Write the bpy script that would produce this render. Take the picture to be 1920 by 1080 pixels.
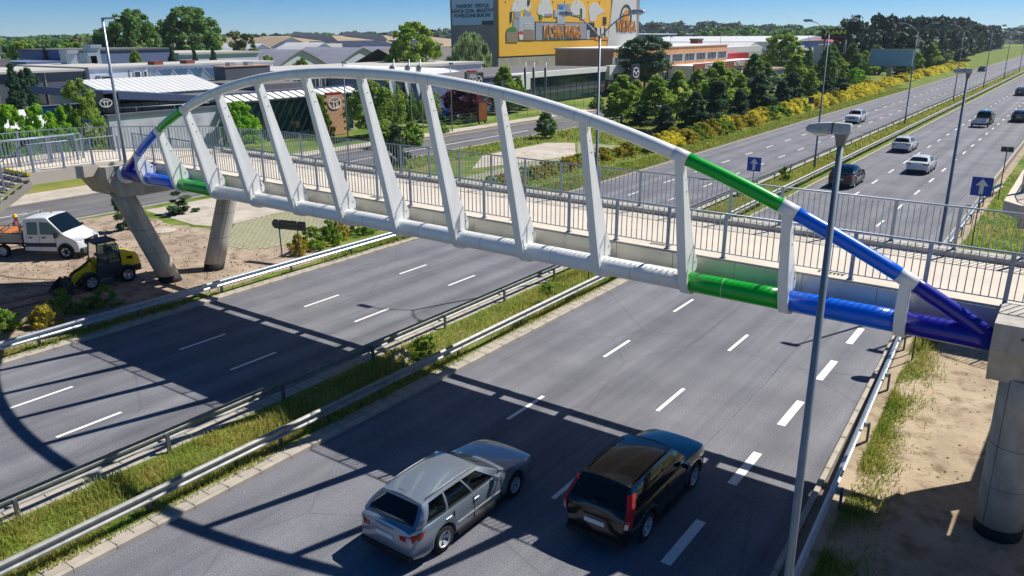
import bpy, math, random
import numpy as np
from mathutils import Vector, Matrix

# ------------------------------------------------------------------ camera, sky, sun, exposure
for o in list(bpy.data.objects): bpy.data.objects.remove(o)
SC = bpy.context.scene
COL = SC.collection
R_ = math.radians
FL, YAW, PITCH, ROLL, CAMH = 1464.94, R_(-36.212), R_(18.022), R_(-0.481), 11.36
_cy, _sy = math.cos(YAW), math.sin(YAW)
FWD = Vector((_sy*math.cos(PITCH), _cy*math.cos(PITCH), -math.sin(PITCH)))
_r = Vector((_cy, -_sy, 0)); _u = _r.cross(FWD)
RGT = _r*math.cos(ROLL) + _u*math.sin(ROLL)
UPV = -_r*math.sin(ROLL) + _u*math.cos(ROLL)
cam_d = bpy.data.cameras.new('camera'); cam = bpy.data.objects.new('camera', cam_d); COL.objects.link(cam)
cam_d.sensor_width = 36; cam_d.sensor_fit = 'HORIZONTAL'; cam_d.lens = FL/1920*36
cam_d.clip_start = 0.1; cam_d.clip_end = 9000
cam.matrix_world = Matrix(((RGT.x, UPV.x, -FWD.x, 0), (RGT.y, UPV.y, -FWD.y, 0), (RGT.z, UPV.z, -FWD.z, CAMH), (0, 0, 0, 1)))
SC.camera = cam
SUN_EL, SUN_ROT = R_(49.1), R_(23.3)
W = bpy.data.worlds.new('World'); SC.world = W; W.use_nodes = True
nt = W.node_tree; bg = nt.nodes['Background']
sky = nt.nodes.new('ShaderNodeTexSky'); sky.sky_type = 'NISHITA'; sky.sun_disc = False
sky.sun_elevation = SUN_EL; sky.sun_rotation = SUN_ROT
sky.air_density = 1.0; sky.dust_density = 0.0; sky.ozone_density = 6.0; sky.altitude = 5000
hs = nt.nodes.new('ShaderNodeHueSaturation'); hs.inputs['Saturation'].default_value = 1.28
nt.links.new(sky.outputs[0], hs.inputs['Color']); nt.links.new(hs.outputs[0], bg.inputs[0])
bg.inputs[1].default_value = 0.067
sun_d = bpy.data.lights.new('sun', 'SUN'); sun_d.energy = 4.6; sun_d.angle = R_(0.5); sun_d.color = (1, .95, .86)
sun = bpy.data.objects.new('sun', sun_d); COL.objects.link(sun); sun.location = (20, 40, 60)
sun.rotation_euler = Vector((-.342, -.795, -1.0)).to_track_quat('-Z', 'Y').to_euler()
SC.view_settings.view_transform = 'Standard'; SC.view_settings.look = 'None'
SC.view_settings.exposure = 0.5; SC.view_settings.gamma = 1.0; SC.view_settings.use_curve_mapping = False
SC.cycles.use_denoising = True; SC.cycles.max_bounces = 6; SC.cycles.transparent_max_bounces = 8

# ------------------------------------------------------------------ helpers
def at(x, y, X=None, Y=None, z=None):
    """photo direction (1920 px wide) met with one plane of the place: a point of the survey"""
    d = FWD + RGT*((x-960)/FL) + UPV*((540-y)/FL)
    if X is not None: t = X/d.x
    elif Y is not None: t = Y/d.y
    else: t = (z-CAMH)/d.z
    return Vector((d.x*t, d.y*t, CAMH+d.z*t))

def lin(c):
    if isinstance(c, str):
        c = [int(c[i:i+2], 16)/255 for i in (0, 2, 4)]
        return tuple(v/12.92 if v <= .04045 else ((v+.055)/1.055)**2.4 for v in c)
    return tuple(c)

MATS = {}
def mat(name, col, rough=.6, metal=0, var=0.0, vscale=3.0, col2=None, bump=0, bscale=40, spec=.5, stretch=None, coat=0, island=0, trans=0, ior=1.45, rnd=0, emit=0):
    """procedural material: base colour varied by noise, optional bump"""
    if name in MATS: return MATS[name]
    m = bpy.data.materials.new(name); m.use_nodes = True; MATS[name] = m
    n = m.node_tree.nodes; l = m.node_tree.links; b = n['Principled BSDF']
    c = lin(col); b.inputs['Base Color'].default_value = (*c, 1)
    b.inputs['Roughness'].default_value = rough; b.inputs['Metallic'].default_value = metal
    b.inputs['Specular IOR Level'].default_value = spec; b.inputs['Coat Weight'].default_value = coat
    b.inputs['Coat Roughness'].default_value = .06
    b.inputs['Transmission Weight'].default_value = trans; b.inputs['IOR'].default_value = ior
    if emit: b.inputs['Emission Color'].default_value = (*c, 1); b.inputs['Emission Strength'].default_value = emit
    tc = None
    if var or bump or col2:
        tc = n.new('ShaderNodeTexCoord'); vec = tc.outputs['Object']
        if stretch:
            mp = n.new('ShaderNodeMapping'); mp.inputs['Scale'].default_value = stretch; l.new(vec, mp.inputs[0]); vec = mp.outputs[0]
    last = None
    if var or col2:
        nz = n.new('ShaderNodeTexNoise'); nz.inputs['Scale'].default_value = vscale; nz.inputs['Detail'].default_value = 6; nz.inputs['Roughness'].default_value = .62
        l.new(vec, nz.inputs[0])
        cr = n.new('ShaderNodeValToRGB'); cr.color_ramp.elements[0].position = .33; cr.color_ramp.elements[1].position = .68
        c2 = lin(col2) if col2 else tuple(min(1, v*(1+var)) for v in c)
        c1 = c if col2 else tuple(v*(1-var) for v in c)
        cr.color_ramp.elements[0].color = (*c1, 1); cr.color_ramp.elements[1].color = (*c2, 1)
        l.new(nz.outputs[0], cr.inputs[0]); last = cr.outputs[0]
    if island or rnd:
        mx = n.new('ShaderNodeHueSaturation'); mr = n.new('ShaderNodeMapRange')
        if island: g = n.new('ShaderNodeNewGeometry'); src = g.outputs['Random Per Island']
        else: g = n.new('ShaderNodeObjectInfo'); src = g.outputs['Random']
        a = island or rnd
        mr.inputs['To Min'].default_value = 1-a; mr.inputs['To Max'].default_value = 1+a
        l.new(src, mr.inputs[0]); l.new(mr.outputs[0], mx.inputs['Value'])
        if last: l.new(last, mx.inputs['Color'])
        else: mx.inputs['Color'].default_value = (*c, 1)
        last = mx.outputs[0]
    if last: l.new(last, b.inputs['Base Color'])
    if bump:
        nb = n.new('ShaderNodeTexNoise'); nb.inputs['Scale'].default_value = bscale; nb.inputs['Detail'].default_value = 4
        l.new(vec, nb.inputs[0]); bp = n.new('ShaderNodeBump'); bp.inputs['Strength'].default_value = bump; bp.inputs['Distance'].default_value = .02
        l.new(nb.outputs[0], bp.inputs['Height']); l.new(bp.outputs[0], b.inputs['Normal'])
    return m

class MB:
    """collects faces; build() links them as ONE mesh object"""
    def __init__(s): s.v = []; s.f = []; s.sm = []
    def add(s, vs, fs, smooth=False):
        o = len(s.v); s.v += [tuple(p) for p in vs]; s.f += [tuple(i+o for i in f) for f in fs]; s.sm += [smooth]*len(fs); return s
    def box(s, x0, x1, y0, y1, z0, z1):
        return s.add([(x0,y0,z0),(x1,y0,z0),(x1,y1,z0),(x0,y1,z0),(x0,y0,z1),(x1,y0,z1),(x1,y1,z1),(x0,y1,z1)],
                     [(0,3,2,1),(4,5,6,7),(0,1,5,4),(1,2,6,5),(2,3,7,6),(3,0,4,7)])
    def cbox(s, c, d): return s.box(c[0]-d[0]/2, c[0]+d[0]/2, c[1]-d[1]/2, c[1]+d[1]/2, c[2]-d[2]/2, c[2]+d[2]/2)
    def bbox(s, x0, x1, y0, y1, z0, z1, b=.01):
        """box with chamfered top rim"""
        return s.add([(x0,y0,z0),(x1,y0,z0),(x1,y1,z0),(x0,y1,z0),(x0,y0,z1-b),(x1,y0,z1-b),(x1,y1,z1-b),(x0,y1,z1-b),
                      (x0+b,y0+b,z1),(x1-b,y0+b,z1),(x1-b,y1-b,z1),(x0+b,y1-b,z1)],
                     [(0,3,2,1),(0,1,5,4),(1,2,6,5),(2,3,7,6),(3,0,4,7),(4,5,9,8),(5,6,10,9),(6,7,11,10),(7,4,8,11),(8,9,10,11)])
    def prism(s, poly, z0, z1):
        """poly: ccw xy outline"""
        n = len(poly)
        return s.add([(x,y,z0) for x,y in poly]+[(x,y,z1) for x,y in poly],
                     [tuple(range(n-1,-1,-1)), tuple(range(n,2*n))]+[(i,(i+1)%n,n+(i+1)%n,n+i) for i in range(n)])
    def ext(s, poly, a, b, axis):
        """outline in the two other axes, extruded along axis from a to b"""
        n = len(poly)
        def P(q, t): return {'x': (t,q[0],q[1]), 'y': (q[0],t,q[1]), 'z': (q[0],q[1],t)}[axis]
        return s.add([P(q,a) for q in poly]+[P(q,b) for q in poly],
                     [tuple(range(n-1,-1,-1)), tuple(range(n,2*n))]+[(i,(i+1)%n,n+(i+1)%n,n+i) for i in range(n)])
    def loft(s, rings, cap=True, smooth=True, closed=True):
        n = len(rings[0]); vs = [p for r in rings for p in r]; fs = []
        for k in range(len(rings)-1):
            for i in range(n if closed else n-1):
                j = (i+1) % n; fs.append((k*n+i, k*n+j, (k+1)*n+j, (k+1)*n+i))
        s.add(vs, fs, smooth)
        if cap:
            o = len(s.v)-len(vs); s.f += [tuple(o+i for i in range(n-1,-1,-1)), tuple(o+(len(rings)-1)*n+i for i in range(n))]; s.sm += [False, False]
        return s
    def tube(s, pts, r, n=10, cap=True, smooth=True):
        pts = [Vector(p) for p in pts]; rr = r if isinstance(r, (list, tuple)) else [r]*len(pts); rings = []
        t0 = (pts[1]-pts[0]).normalized(); ref = Vector((0,0,1)) if abs(t0.z) < .95 else Vector((0,1,0))
        a = t0.cross(ref).normalized()
        for i, p in enumerate(pts):
            t = (pts[min(i+1,len(pts)-1)]-pts[max(i-1,0)]).normalized()
            a = (a - t*a.dot(t)).normalized(); b = t.cross(a)
            rings.append([tuple(p+(a*math.cos(6.28318*k/n)+b*math.sin(6.28318*k/n))*rr[i]) for k in range(n)])
        return s.loft(rings, cap, smooth)
    def lathe(s, prof, c=(0,0,0), n=16, axis='z', smooth=True, cap=True):
        rings = []
        for r, h in prof:
            ring = []
            for k in range(n):
                ca, sa = math.cos(6.28318*k/n)*r, math.sin(6.28318*k/n)*r
                ring.append({'z': (c[0]+ca,c[1]+sa,c[2]+h), 'x': (c[0]+h,c[1]+ca,c[2]+sa), 'y': (c[0]+sa,c[1]+h,c[2]+ca)}[axis])
            rings.append(ring)
        return s.loft(rings, cap, smooth)
    def quad(s, *p): return s.add(p, [tuple(range(len(p)))])
    def mesh(s, name, m=None):
        me = bpy.data.meshes.new(name); me.from_pydata(s.v, [], s.f); me.polygons.foreach_set('use_smooth', s.sm)
        if m is not None: me.materials.append(M(m))
        me.update(); return me
    def build(s, name, m, parent=None, **k): return obj(name, s.mesh(name, m), parent, **k)

def M(m): return MATS[m] if isinstance(m, str) else m
def obj(name, me, parent=None, loc=(0,0,0), rot=(0,0,0), scale=(1,1,1)):
    o = bpy.data.objects.new(name, me); COL.objects.link(o); o.location = loc; o.rotation_euler = rot; o.scale = scale
    if parent: o.parent = parent
    return o
def tag(o, label=None, cat=None, group=None, kind=None):
    if label: o['label'] = label
    if cat: o['category'] = cat
    if group: o['group'] = group
    if kind: o['kind'] = kind
    return o
def thing(name, label, cat, loc=(0,0,0), rz=0, group=None, scale=1, rot=None):
    o = obj(name, None, None, loc, rot or (0,0,rz), (scale,)*3); o.empty_display_size = .3
    return tag(o, label, cat, group)
def struct(name, mb, m, label=None, parent=None):
    o = mb.build(name, m, parent); o['kind'] = 'structure'
    if label: o['label'] = label
    return o
def clone(root, loc, rz=0, label=None, group=None, scale=None, rot=None):
    r = root.copy(); COL.objects.link(r); r.location = loc; r.rotation_euler = rot or (0,0,rz)
    if scale is not None: r.scale = (scale,)*3 if not isinstance(scale, tuple) else scale
    if label: r['label'] = label
    if group: r['group'] = group
    for ch in root.children:
        c = ch.copy(); COL.objects.link(c); c.parent = r
        for g in ch.children:
            d = g.copy(); COL.objects.link(d); d.parent = c
    return r
def npmesh(name, verts, faces, m, smooth=False):
    """numpy: verts (N,3), faces (K,3 or 4)"""
    verts = np.asarray(verts, np.float32); faces = np.asarray(faces, np.int32); k = faces.shape[1]
    me = bpy.data.meshes.new(name); me.vertices.add(len(verts)); me.vertices.foreach_set('co', verts.ravel())
    me.loops.add(faces.size); me.loops.foreach_set('vertex_index', faces.ravel())
    me.polygons.add(len(faces)); me.polygons.foreach_set('loop_start', np.arange(0, faces.size, k, dtype=np.int32))
    me.polygons.foreach_set('use_smooth', np.full(len(faces), smooth)); me.materials.append(M(m)); me.update(calc_edges=True)
    return me
FONT_CACHE = {}
def text_mesh(txt, size, m, extrude=.01, bold=0, sx=1.0, align='CENTER'):
    """flat lettering as a mesh in the local XZ plane facing -Y"""
    cu = bpy.data.curves.new('lettering', 'FONT'); cu.body = txt; cu.size = size; cu.extrude = extrude; cu.align_x = align; cu.align_y = 'CENTER'; cu.offset = bold; cu.resolution_u = 2
    t = bpy.data.objects.new('lettering', cu); COL.objects.link(t)
    dg = bpy.context.evaluated_depsgraph_get(); me = bpy.data.meshes.new_from_object(t.evaluated_get(dg))
    bpy.data.objects.remove(t); bpy.data.curves.remove(cu)
    me.transform(Matrix.Rotation(math.pi/2, 4, 'X') @ Matrix.Diagonal((sx, 1, 1, 1)))
    me.materials.clear(); me.materials.append(M(m)); return me

# ------------------------------------------------------------------ materials
mat('steel', '8793a3', .45, .35, var=.1, vscale=8)
mat('galv', 'a9b2bb', .42, .55, var=.18, vscale=5)
mat('galv_old', '8d8f8c', .55, .35, var=.25, vscale=4)
mat('zinc_post', '6f7478', .5, .5, var=.2)
mat('pole', '7d8995', .5, .45, var=.12, vscale=2)
mat('white_paint', (.86,.87,.86), .38, 0, var=.05, vscale=1.2, coat=.2, stretch=(1.5,1.5,.5))
mat('white_matt', (.74,.74,.72), .6, 0, var=.06, vscale=1)
mat('green_paint', '05ad2c', .3, 0, coat=.3, var=.05)
mat('blue_paint', '0468e6', .3, 0, coat=.3, var=.05)
mat('navy_paint', '16189a', .3, 0, coat=.3, var=.05)
mat('concrete', 'aeaaa2', .85, 0, var=.22, vscale=1.6, bump=.25, bscale=25, stretch=(1.6,1.6,.35))
mat('concrete_pale', 'b5ada0', .85, 0, var=.1, vscale=1.2, bump=.15, bscale=30)
mat('deck_sand', 'cdc3b4', .9, 0, var=.07, vscale=.9, bump=.1, bscale=80)
mat('fascia', 'cfc8b6', .5, .15, var=.1, vscale=.8)
mat('bitumen', '14151a', .7, 0, var=.2)
mat('black_steel', '17191c', .5, .3)
mat('paint_white', (.80,.80,.78), .6, 0, var=.1, vscale=9, bump=.1)
mat('yellow_paint', 'd9c514', .5, 0, var=.08)
mat('rubber', '15161a', .85, 0, var=.2, vscale=12)
mat('glass_dark', '0a0f14', .05, 0, spec=.9)
mat('glass_teal', '24424a', .06, 0, spec=1, var=.25, vscale=.15)
mat('chrome', 'b9bec4', .2, .9)
mat('lens', 'd8d6cc', .25, 0, spec=.6)
mat('plate_white', (.72,.73,.72), .5)
mat('red_light', 'a10d14', .18, 0, coat=.5)
mat('amber', 'd8541a', .25, 0, coat=.4)
mat('black_plastic', '131417', .6)
mat('grey_plastic', '3a3e44', .6)
# ------------------------------------------------------------------ ground, roads, markings
def nodes_of(m): return m.node_tree.nodes, m.node_tree.links, m.node_tree.nodes['Principled BSDF']
def asphalt(name, dark, light, seed=0):
    m = mat(name, dark, .82, spec=.35); n, l, b = nodes_of(m)
    tc = n.new('ShaderNodeTexCoord')
    def noise(sc, det, scale3=None, rough=.6):
        mp = n.new('ShaderNodeMapping'); mp.inputs['Scale'].default_value = scale3 or (1,1,1); mp.inputs['Location'].default_value = (seed, seed*2, 0)
        l.new(tc.outputs['Object'], mp.inputs[0]); z = n.new('ShaderNodeTexNoise'); z.inputs['Scale'].default_value = sc; z.inputs['Detail'].default_value = det; z.inputs['Roughness'].default_value = rough
        l.new(mp.outputs[0], z.inputs[0]); return z.outputs[0]
    speck = noise(28, 3, None, .8); streak = noise(1.0, 4, (1.0, .010, 1), .7); blot = noise(.35, 5)
    def ramp(src, p0, p1, c0, c1):
        r = n.new('ShaderNodeValToRGB'); r.color_ramp.elements[0].position = p0; r.color_ramp.elements[1].position = p1
        r.color_ramp.elements[0].color = (*c0, 1); r.color_ramp.elements[1].color = (*c1, 1); l.new(src, r.inputs[0]); return r.outputs[0]
    base = ramp(streak, .34, .64, lin(dark), lin(light))
    def mul(a, bb, f):
        x = n.new('ShaderNodeMixRGB'); x.blend_type = 'MULTIPLY'; x.inputs[0].default_value = f; l.new(a, x.inputs[1]); l.new(bb, x.inputs[2]); return x.outputs[0]
    c = mul(base, ramp(blot, .35, .65, (.78,.78,.8), (1.12,1.12,1.1)), .8)
    c = mul(c, ramp(speck, .38, .62, (.5,.5,.52), (1.45,1.44,1.42)), .75)
    v = n.new('ShaderNodeTexVoronoi'); v.feature = 'DISTANCE_TO_EDGE'; v.inputs['Scale'].default_value = .16; v.inputs['Randomness'].default_value = 1
    nz2 = n.new('ShaderNodeTexNoise'); nz2.inputs['Scale'].default_value = 1.5; nz2.inputs['Detail'].default_value = 5
    mxv = n.new('ShaderNodeMixRGB'); mxv.inputs[0].default_value = .12; l.new(tc.outputs['Object'], mxv.inputs[1]); l.new(nz2.outputs[1], mxv.inputs[2]); l.new(mxv.outputs[0], v.inputs[0])
    c = mul(c, ramp(v.outputs[0], 0, .006, (.45,.45,.45), (1,1,1)), .35)
    sx_ = n.new('ShaderNodeSeparateXYZ'); l.new(tc.outputs['Object'], sx_.inputs[0])
    ma = n.new('ShaderNodeMath'); ma.operation = 'MULTIPLY_ADD'; ma.inputs[1].default_value = 6.2832/1.75; ma.inputs[2].default_value = .9; l.new(sx_.outputs[0], ma.inputs[0])
    sn = n.new('ShaderNodeMath'); sn.operation = 'SINE'; l.new(ma.outputs[0], sn.inputs[0])
    s2 = n.new('ShaderNodeMath'); s2.operation = 'MULTIPLY_ADD'; s2.inputs[1].default_value = .5; s2.inputs[2].default_value = .5; l.new(sn.outputs[0], s2.inputs[0])
    c = mul(c, ramp(s2.outputs[0], .1, .9, (.86,.86,.88), (1.06,1.06,1.05)), .75)     # worn wheel tracks
    l.new(c, b.inputs['Base Color'])
    bp = n.new('ShaderNodeBump'); bp.inputs['Strength'].default_value = .35; bp.inputs['Distance'].default_value = .01; l.new(speck, bp.inputs['Height']); l.new(bp.outputs[0], b.inputs['Normal'])
    return m
asphalt('asphalt', '686970', '7e7f87'); asphalt('asphalt_local', '606064', '787778', 7)

def blend3(name, c1, c2, c3, s1, s2, rough=.95, bump=.5, bscale=12, p=(.42,.6)):
    m = mat(name, c1, rough, spec=.2); n, l, b = nodes_of(m); tc = n.new('ShaderNodeTexCoord')
    def nz(s, d=7):
        z = n.new('ShaderNodeTexNoise'); z.inputs['Scale'].default_value = s; z.inputs['Detail'].default_value = d; z.inputs['Roughness'].default_value = .65; l.new(tc.outputs['Object'], z.inputs[0]); return z.outputs[0]
    a = nz(s1); r = n.new('ShaderNodeValToRGB'); r.color_ramp.elements[0].position, r.color_ramp.elements[1].position = p
    r.color_ramp.elements[0].color = (*lin(c1),1); r.color_ramp.elements[1].color = (*lin(c2),1); l.new(a, r.inputs[0])
    a2 = nz(s2); r2 = n.new('ShaderNodeValToRGB'); r2.color_ramp.elements[0].position = .5; r2.color_ramp.elements[1].position = .68
    r2.color_ramp.elements[0].color = (0,0,0,1); r2.color_ramp.elements[1].color = (1,1,1,1); l.new(a2, r2.inputs[0])
    mx = n.new('ShaderNodeMixRGB'); l.new(r2.outputs[0], mx.inputs[0]); l.new(r.outputs[0], mx.inputs[1]); mx.inputs[2].default_value = (*lin(c3),1)
    l.new(mx.outputs[0], b.inputs['Base Color'])
    bb = nz(bscale, 4); bp = n.new('ShaderNodeBump'); bp.inputs['Strength'].default_value = bump; bp.inputs['Distance'].default_value = .05; l.new(bb, bp.inputs['Height']); l.new(bp.outputs[0], b.inputs['Normal'])
    return m
blend3('meadow', '55702a', '7d8a3c', '98874c', .09, .05, bscale=6)
blend3('verge_grass', '4d6a22', '75853a', '8f7c48', .6, .35, bscale=14)
blend3('sand', 'a2927c', 'b4a38b', '7e6e59', .5, 1.4, bump=1.0, bscale=3.5)
blend3('sand_dark', '998979', 'ae9e8d', '796a5b', .45, 1.2, bump=1.0, bscale=3)
blend3('soil', '6d5136', '85654a', '97805c', 1.0, 2.0, bump=.8, bscale=18)
blend3('apron', 'b3aa9c', 'c2bab0', 'a0968a', .3, .9, bump=.15, bscale=20)
mat('kerb', 'aca497', .85, var=.14, vscale=2.2, bump=.2, bscale=40, rnd=.06)
mat('paver_grey', 'a59d92', .85, var=.12, vscale=5, rnd=.07)
mat('joint', '6e675c', .95, var=.2)

# terrain sheet
struct('ground', MB().quad((-4000,-1500,-.06),(4000,-1500,-.06),(4000,5000,-.06),(-4000,5000,-.06)), 'meadow')
XK_ML, XK_MR, XK_L = -20.2, -16.55, -30.45          # median kerbs, outer kerb of the left carriageway
def redge(y): return -3.75 - max(0, min(1, (y-12)/34))*1.75      # asphalt edge right: merging lane narrows
yy = [-70, 12, 20, 28, 36, 46, 900]
mb = MB()
mb.add([(XK_MR, y, 0) for y in yy]+[(redge(y), y, 0) for y in yy], [(i, i+len(yy), i+1+len(yy), i+1) for i in range(len(yy)-1)])
roadR = struct('right_carriageway', mb, 'asphalt', 'three lane asphalt carriageway with a merging lane, right of the grassy median')
roadL = struct('left_carriageway', MB().quad((XK_L,-70,0),(XK_ML,-70,0),(XK_ML,900,0),(XK_L,900,0)), 'asphalt', 'three lane asphalt carriageway left of the grassy median')
roadC = struct('local_road', MB().quad((-60.4,-60,.02),(-52.4,-60,.02),(-52.4,260,.02),(-60.4,260,.02)), 'asphalt_local', 'narrow service road in front of the car dealers')
def dashes(parent, X, y0, per, ln, w, ya, yb, z, me=None):
    me = MB().quad((-w/2,0,0),(w/2,0,0),(w/2,ln,0),(-w/2,ln,0)).mesh('lane_dash', 'paint_white')
    k0 = math.ceil((ya-y0)/per); k1 = math.floor((yb-y0)/per)
    for k in range(k0, k1+1): obj('lane_dash', me, parent, (X, y0+k*per, z))
dashes(roadR, -13.0, 17.458, 6, 2, .13, 3, 330, .004); dashes(roadR, -9.47, 14.64, 6, 2, .13, 5, 330, .004)
dashes(roadR, -5.99, 13.925, 4, 2, .25, 9, 33, .004)
dashes(roadL, -26.58, 8.807, 6, 2, .13, 2, 330, .004); dashes(roadL, -23.34, 8.763, 6, 2, .13, 2, 330, .004)
dashes(roadC, -54.9, 24.5, 3, 1.1, .12, 10, 42, .004); dashes(roadC, -57.3, 24.6, 3, 1.1, .12, 24, 42, .004)
dashes(roadC, -58.9, 62, 2, 1, .2, 44, 120, .004)
MB().quad((-57.45,2,.024),(-57.3,2,.024),(-57.3,23.6,.024),(-57.45,23.6,.024)).build('lane_line', 'paint_white', roadC)
MB().quad((-56.0,46,.024),(-55.82,46,.024),(-55.82,80,.024),(-56.0,80,.024)).build('lane_line', 'paint_white', roadC)
dashes(roadC, -56.0, 82, 4, 2, .13, 82, 160, .004)

mat('crack', '2c2c31', .9)
rk = random.Random(8)
def crack(parent, x, y0, y1, w=.022, wob=.06):
    m = MB(); ys_ = [y0+(y1-y0)*i/40 for i in range(41)]; xs_ = [x]
    for i in range(40): xs_.append(xs_[-1]+rk.uniform(-wob,wob)*.6)
    for i in range(40):
        ww = w*rk.uniform(.4,1)
        if rk.random() < .1: continue
        m.add([(xs_[i]-ww/2,ys_[i],.003),(xs_[i]+ww/2,ys_[i],.003),(xs_[i+1]+ww/2,ys_[i+1],.003),(xs_[i+1]-ww/2,ys_[i+1],.003)], [(0,1,2,3)])
    o = m.build('crack', 'crack', parent); o['kind'] = 'stuff'
crack(roadR, -7.35, 14, 44); crack(roadR, -10.9, 26, 60, .018); crack(roadR, -15.9, 20, 52, .015); crack(roadR, -6.5, 34, 75, .03); crack(roadL, -25.3, 14, 50, .015); crack(roadL, -28.6, 20, 60, .018)
def xcrack(parent, xa, xb, y):
    m = MB(); n_ = 22; yq = y
    for i in range(n_):
        x0_, x1_ = xa+(xb-xa)*i/n_, xa+(xb-xa)*(i+1)/n_; y2 = yq+rk.uniform(-.05,.05); w = rk.uniform(.008,.02)
        m.add([(x0_,yq-w,.003),(x1_,y2-w,.003),(x1_,y2+w,.003),(x0_,yq+w,.003)], [(0,1,2,3)]); yq = y2
    o = m.build('crack', 'crack', parent); o['kind'] = 'stuff'
xcrack(roadR, -16.4, -6.2, 93); xcrack(roadL, -30.3, -20.4, 108); xcrack(roadR, -16.4, -9.8, 51); xcrack(roadL, -30, -24, 37)
# verges
def sheet(poly, z): return MB().add([(x,y,z) for x,y in poly], [tuple(range(len(poly)))])
struct('left_verge', MB().box(-52.4, -31.0, -60, 700, -.3, .1), 'verge_grass', 'grassy strip between the service road and the left carriageway')
struct('right_verge', MB().add([(redge(y)+.32,y,.08) for y in yy]+[(60,y,.08) for y in yy], [(i,i+len(yy),i+1+len(yy),i+1) for i in range(len(yy)-1)]), 'sand', 'trampled sandy ground right of the carriageway')
struct('right_grass_bank', MB().add([(redge(y)+.9,y,.09) for y in (33,38,46,70,110,900)]+[(40,y,.09) for y in (33,38,46,70,110,900)], [(i,i+6,i+7,i+1) for i in range(5)]), 'verge_grass')
median = struct('median', MB().box(XK_ML+.02, XK_MR-.02, -70, 900, -.3, .11), 'verge_grass', 'grassy median between the two carriageways')
far_walk = struct('sidewalk', MB().box(-64.2, -60.4, -60, 260, -.3, .1), 'apron', 'pale pavement along the far side of the service road')
struct('gravel_strip', MB().quad((-61.9,44,.104),(-60.55,44,.104),(-60.55,130,.104),(-61.9,130,.104)), 'joint', 'cobbled strip between the service road and its pavement')
struct('kerb_line', MB().box(-52.4,-52.15,-60,260,-.2,.14), 'kerb')
random.seed(3)
def wob(poly, n=6, a=.5):
    out = []
    for i in range(len(poly)):
        p, q = poly[i], poly[(i+1) % len(poly)]
        for k in range(n): t = k/n; out.append((p[0]+(q[0]-p[0])*t+random.uniform(-a,a), p[1]+(q[1]-p[1])*t+random.uniform(-a,a)))
    return out
struct('sand_area', sheet(wob([(-31.6,2),(-31.7,12),(-31.6,20),(-31.8,27.5),(-34,28),(-37.5,26.6),(-40.1,26.6),(-43.9,26.6),(-47.5,26.2),(-51.6,26.6),(-51.9,14),(-51.9,2)][::1],5,.25), .106), 'sand_dark', 'churned sandy building ground around the left bridge pier')
struct('concrete_apron', sheet([(-51.2,27.5),(-51,36.5),(-49.4,38),(-42.3,37.2),(-42.8,31.4),(-42.6,27.6),(-44.4,26.9)][::-1], .112), 'apron', 'pale concrete turning area behind the left pier')
struct('concrete_apron', sheet([(-43.3,53.4),(-47.3,60),(-47.3,71.2),(-44.6,72.6),(-39.8,65),(-41.5,59)][::-1], .112), 'apron', 'pale concrete turning area beyond the bridge')
# grass pavers: two fields, slabs as stuff below
mat('grid_soil', '8d9468', .95, var=.2, vscale=4)
def grid_field(poly, z, lab, sx=.4, sy=.6):
    f = struct('grass_paver_field', sheet(poly, z), 'grid_soil', lab)
    def inside(x, y):
        c = False; n = len(poly)
        for i in range(n):
            (x1,y1),(x2,y2) = poly[i], poly[(i+1)%n]
            if (y1 > y) != (y2 > y) and x < (x2-x1)*(y-y1)/(y2-y1)+x1: c = not c
        return c
    m = MB(); xs = [p[0] for p in poly]; ys = [p[1] for p in poly]
    i = 0; y = min(ys)
    while y < max(ys):
        x = min(xs)+(.2 if i % 2 else 0)
        while x < max(xs):
            if inside(x, y):
                m.add([(x-.16,y,z+.02),(x,y-.09,z+.02),(x+.16,y,z+.02),(x,y+.09,z+.02)], [(0,1,2,3)])
            x += sx
        y += sy*.33; i += 1
    o = m.build('paver_slab', 'paver_pale', f); o['kind'] = 'stuff'
mat('paver_pale', 'bdb5a3', .9, var=.12, vscale=2)
grid_field([(-42.6,28.6),(-38.3,24.9),(-36.2,25.2),(-35.3,27.5),(-35.0,31.5),(-36.6,34.5),(-42.2,37.0),(-42.6,31.4)], .114, 'grass paver field beside the left pier')
grid_field([(-41.3,59),(-39.6,65),(-44.4,72.8),(-38.4,73.3),(-37.2,69.4),(-37.2,57.5),(-36.6,49),(-41,48)][::-1], .114, 'grass paver field beyond the bridge')
tag(MB().lathe([(.001,0),(.75,0),(.75,.03),(.7,.05),(.001,.05)], (-44.6,24.9,.106), 20).build('manhole_slab', 'apron', None), 'round pale concrete manhole slab on the sand behind the leaning pier', 'manhole slab')

# kerbs: single stones near, one long kerb beyond
st = MB().bbox(-.075,.075,.006,.994,-.2,.13,.018).mesh('kerb_stone', 'kerb')
sl = MB().bbox(-.19,.19,.005,.495,-.1,.125,.008).mesh('paving_slab', 'paver_grey')
def kerb_row(parent, fx, ya, yb, far, ang=0):
    for k in range(int(ya), int(yb)):
        x = fx(k+.5); o = obj('kerb_stone', st, parent, (x, k, random.uniform(-.006,.006)), (0,0,math.atan2(-(fx(k+1)-fx(k)),1)))
    if far > yb: MB().bbox(fx(yb)-.075, fx(yb)+.075, yb, far, -.2, .13, .018).build('kerb_run', 'kerb', parent)
kerb_row(median, lambda y: XK_MR-.075, 2, 70, 800); kerb_row(median, lambda y: XK_ML+.075, 2, 50, 800)
kL = struct('outer_kerb', MB().box(-30.98,-30.62,-60,700,-.3,.1), 'joint', 'kerb and gutter along the left carriageway')
kerb_row(kL, lambda y: XK_L-.075, 4, 75, 700)
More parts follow.
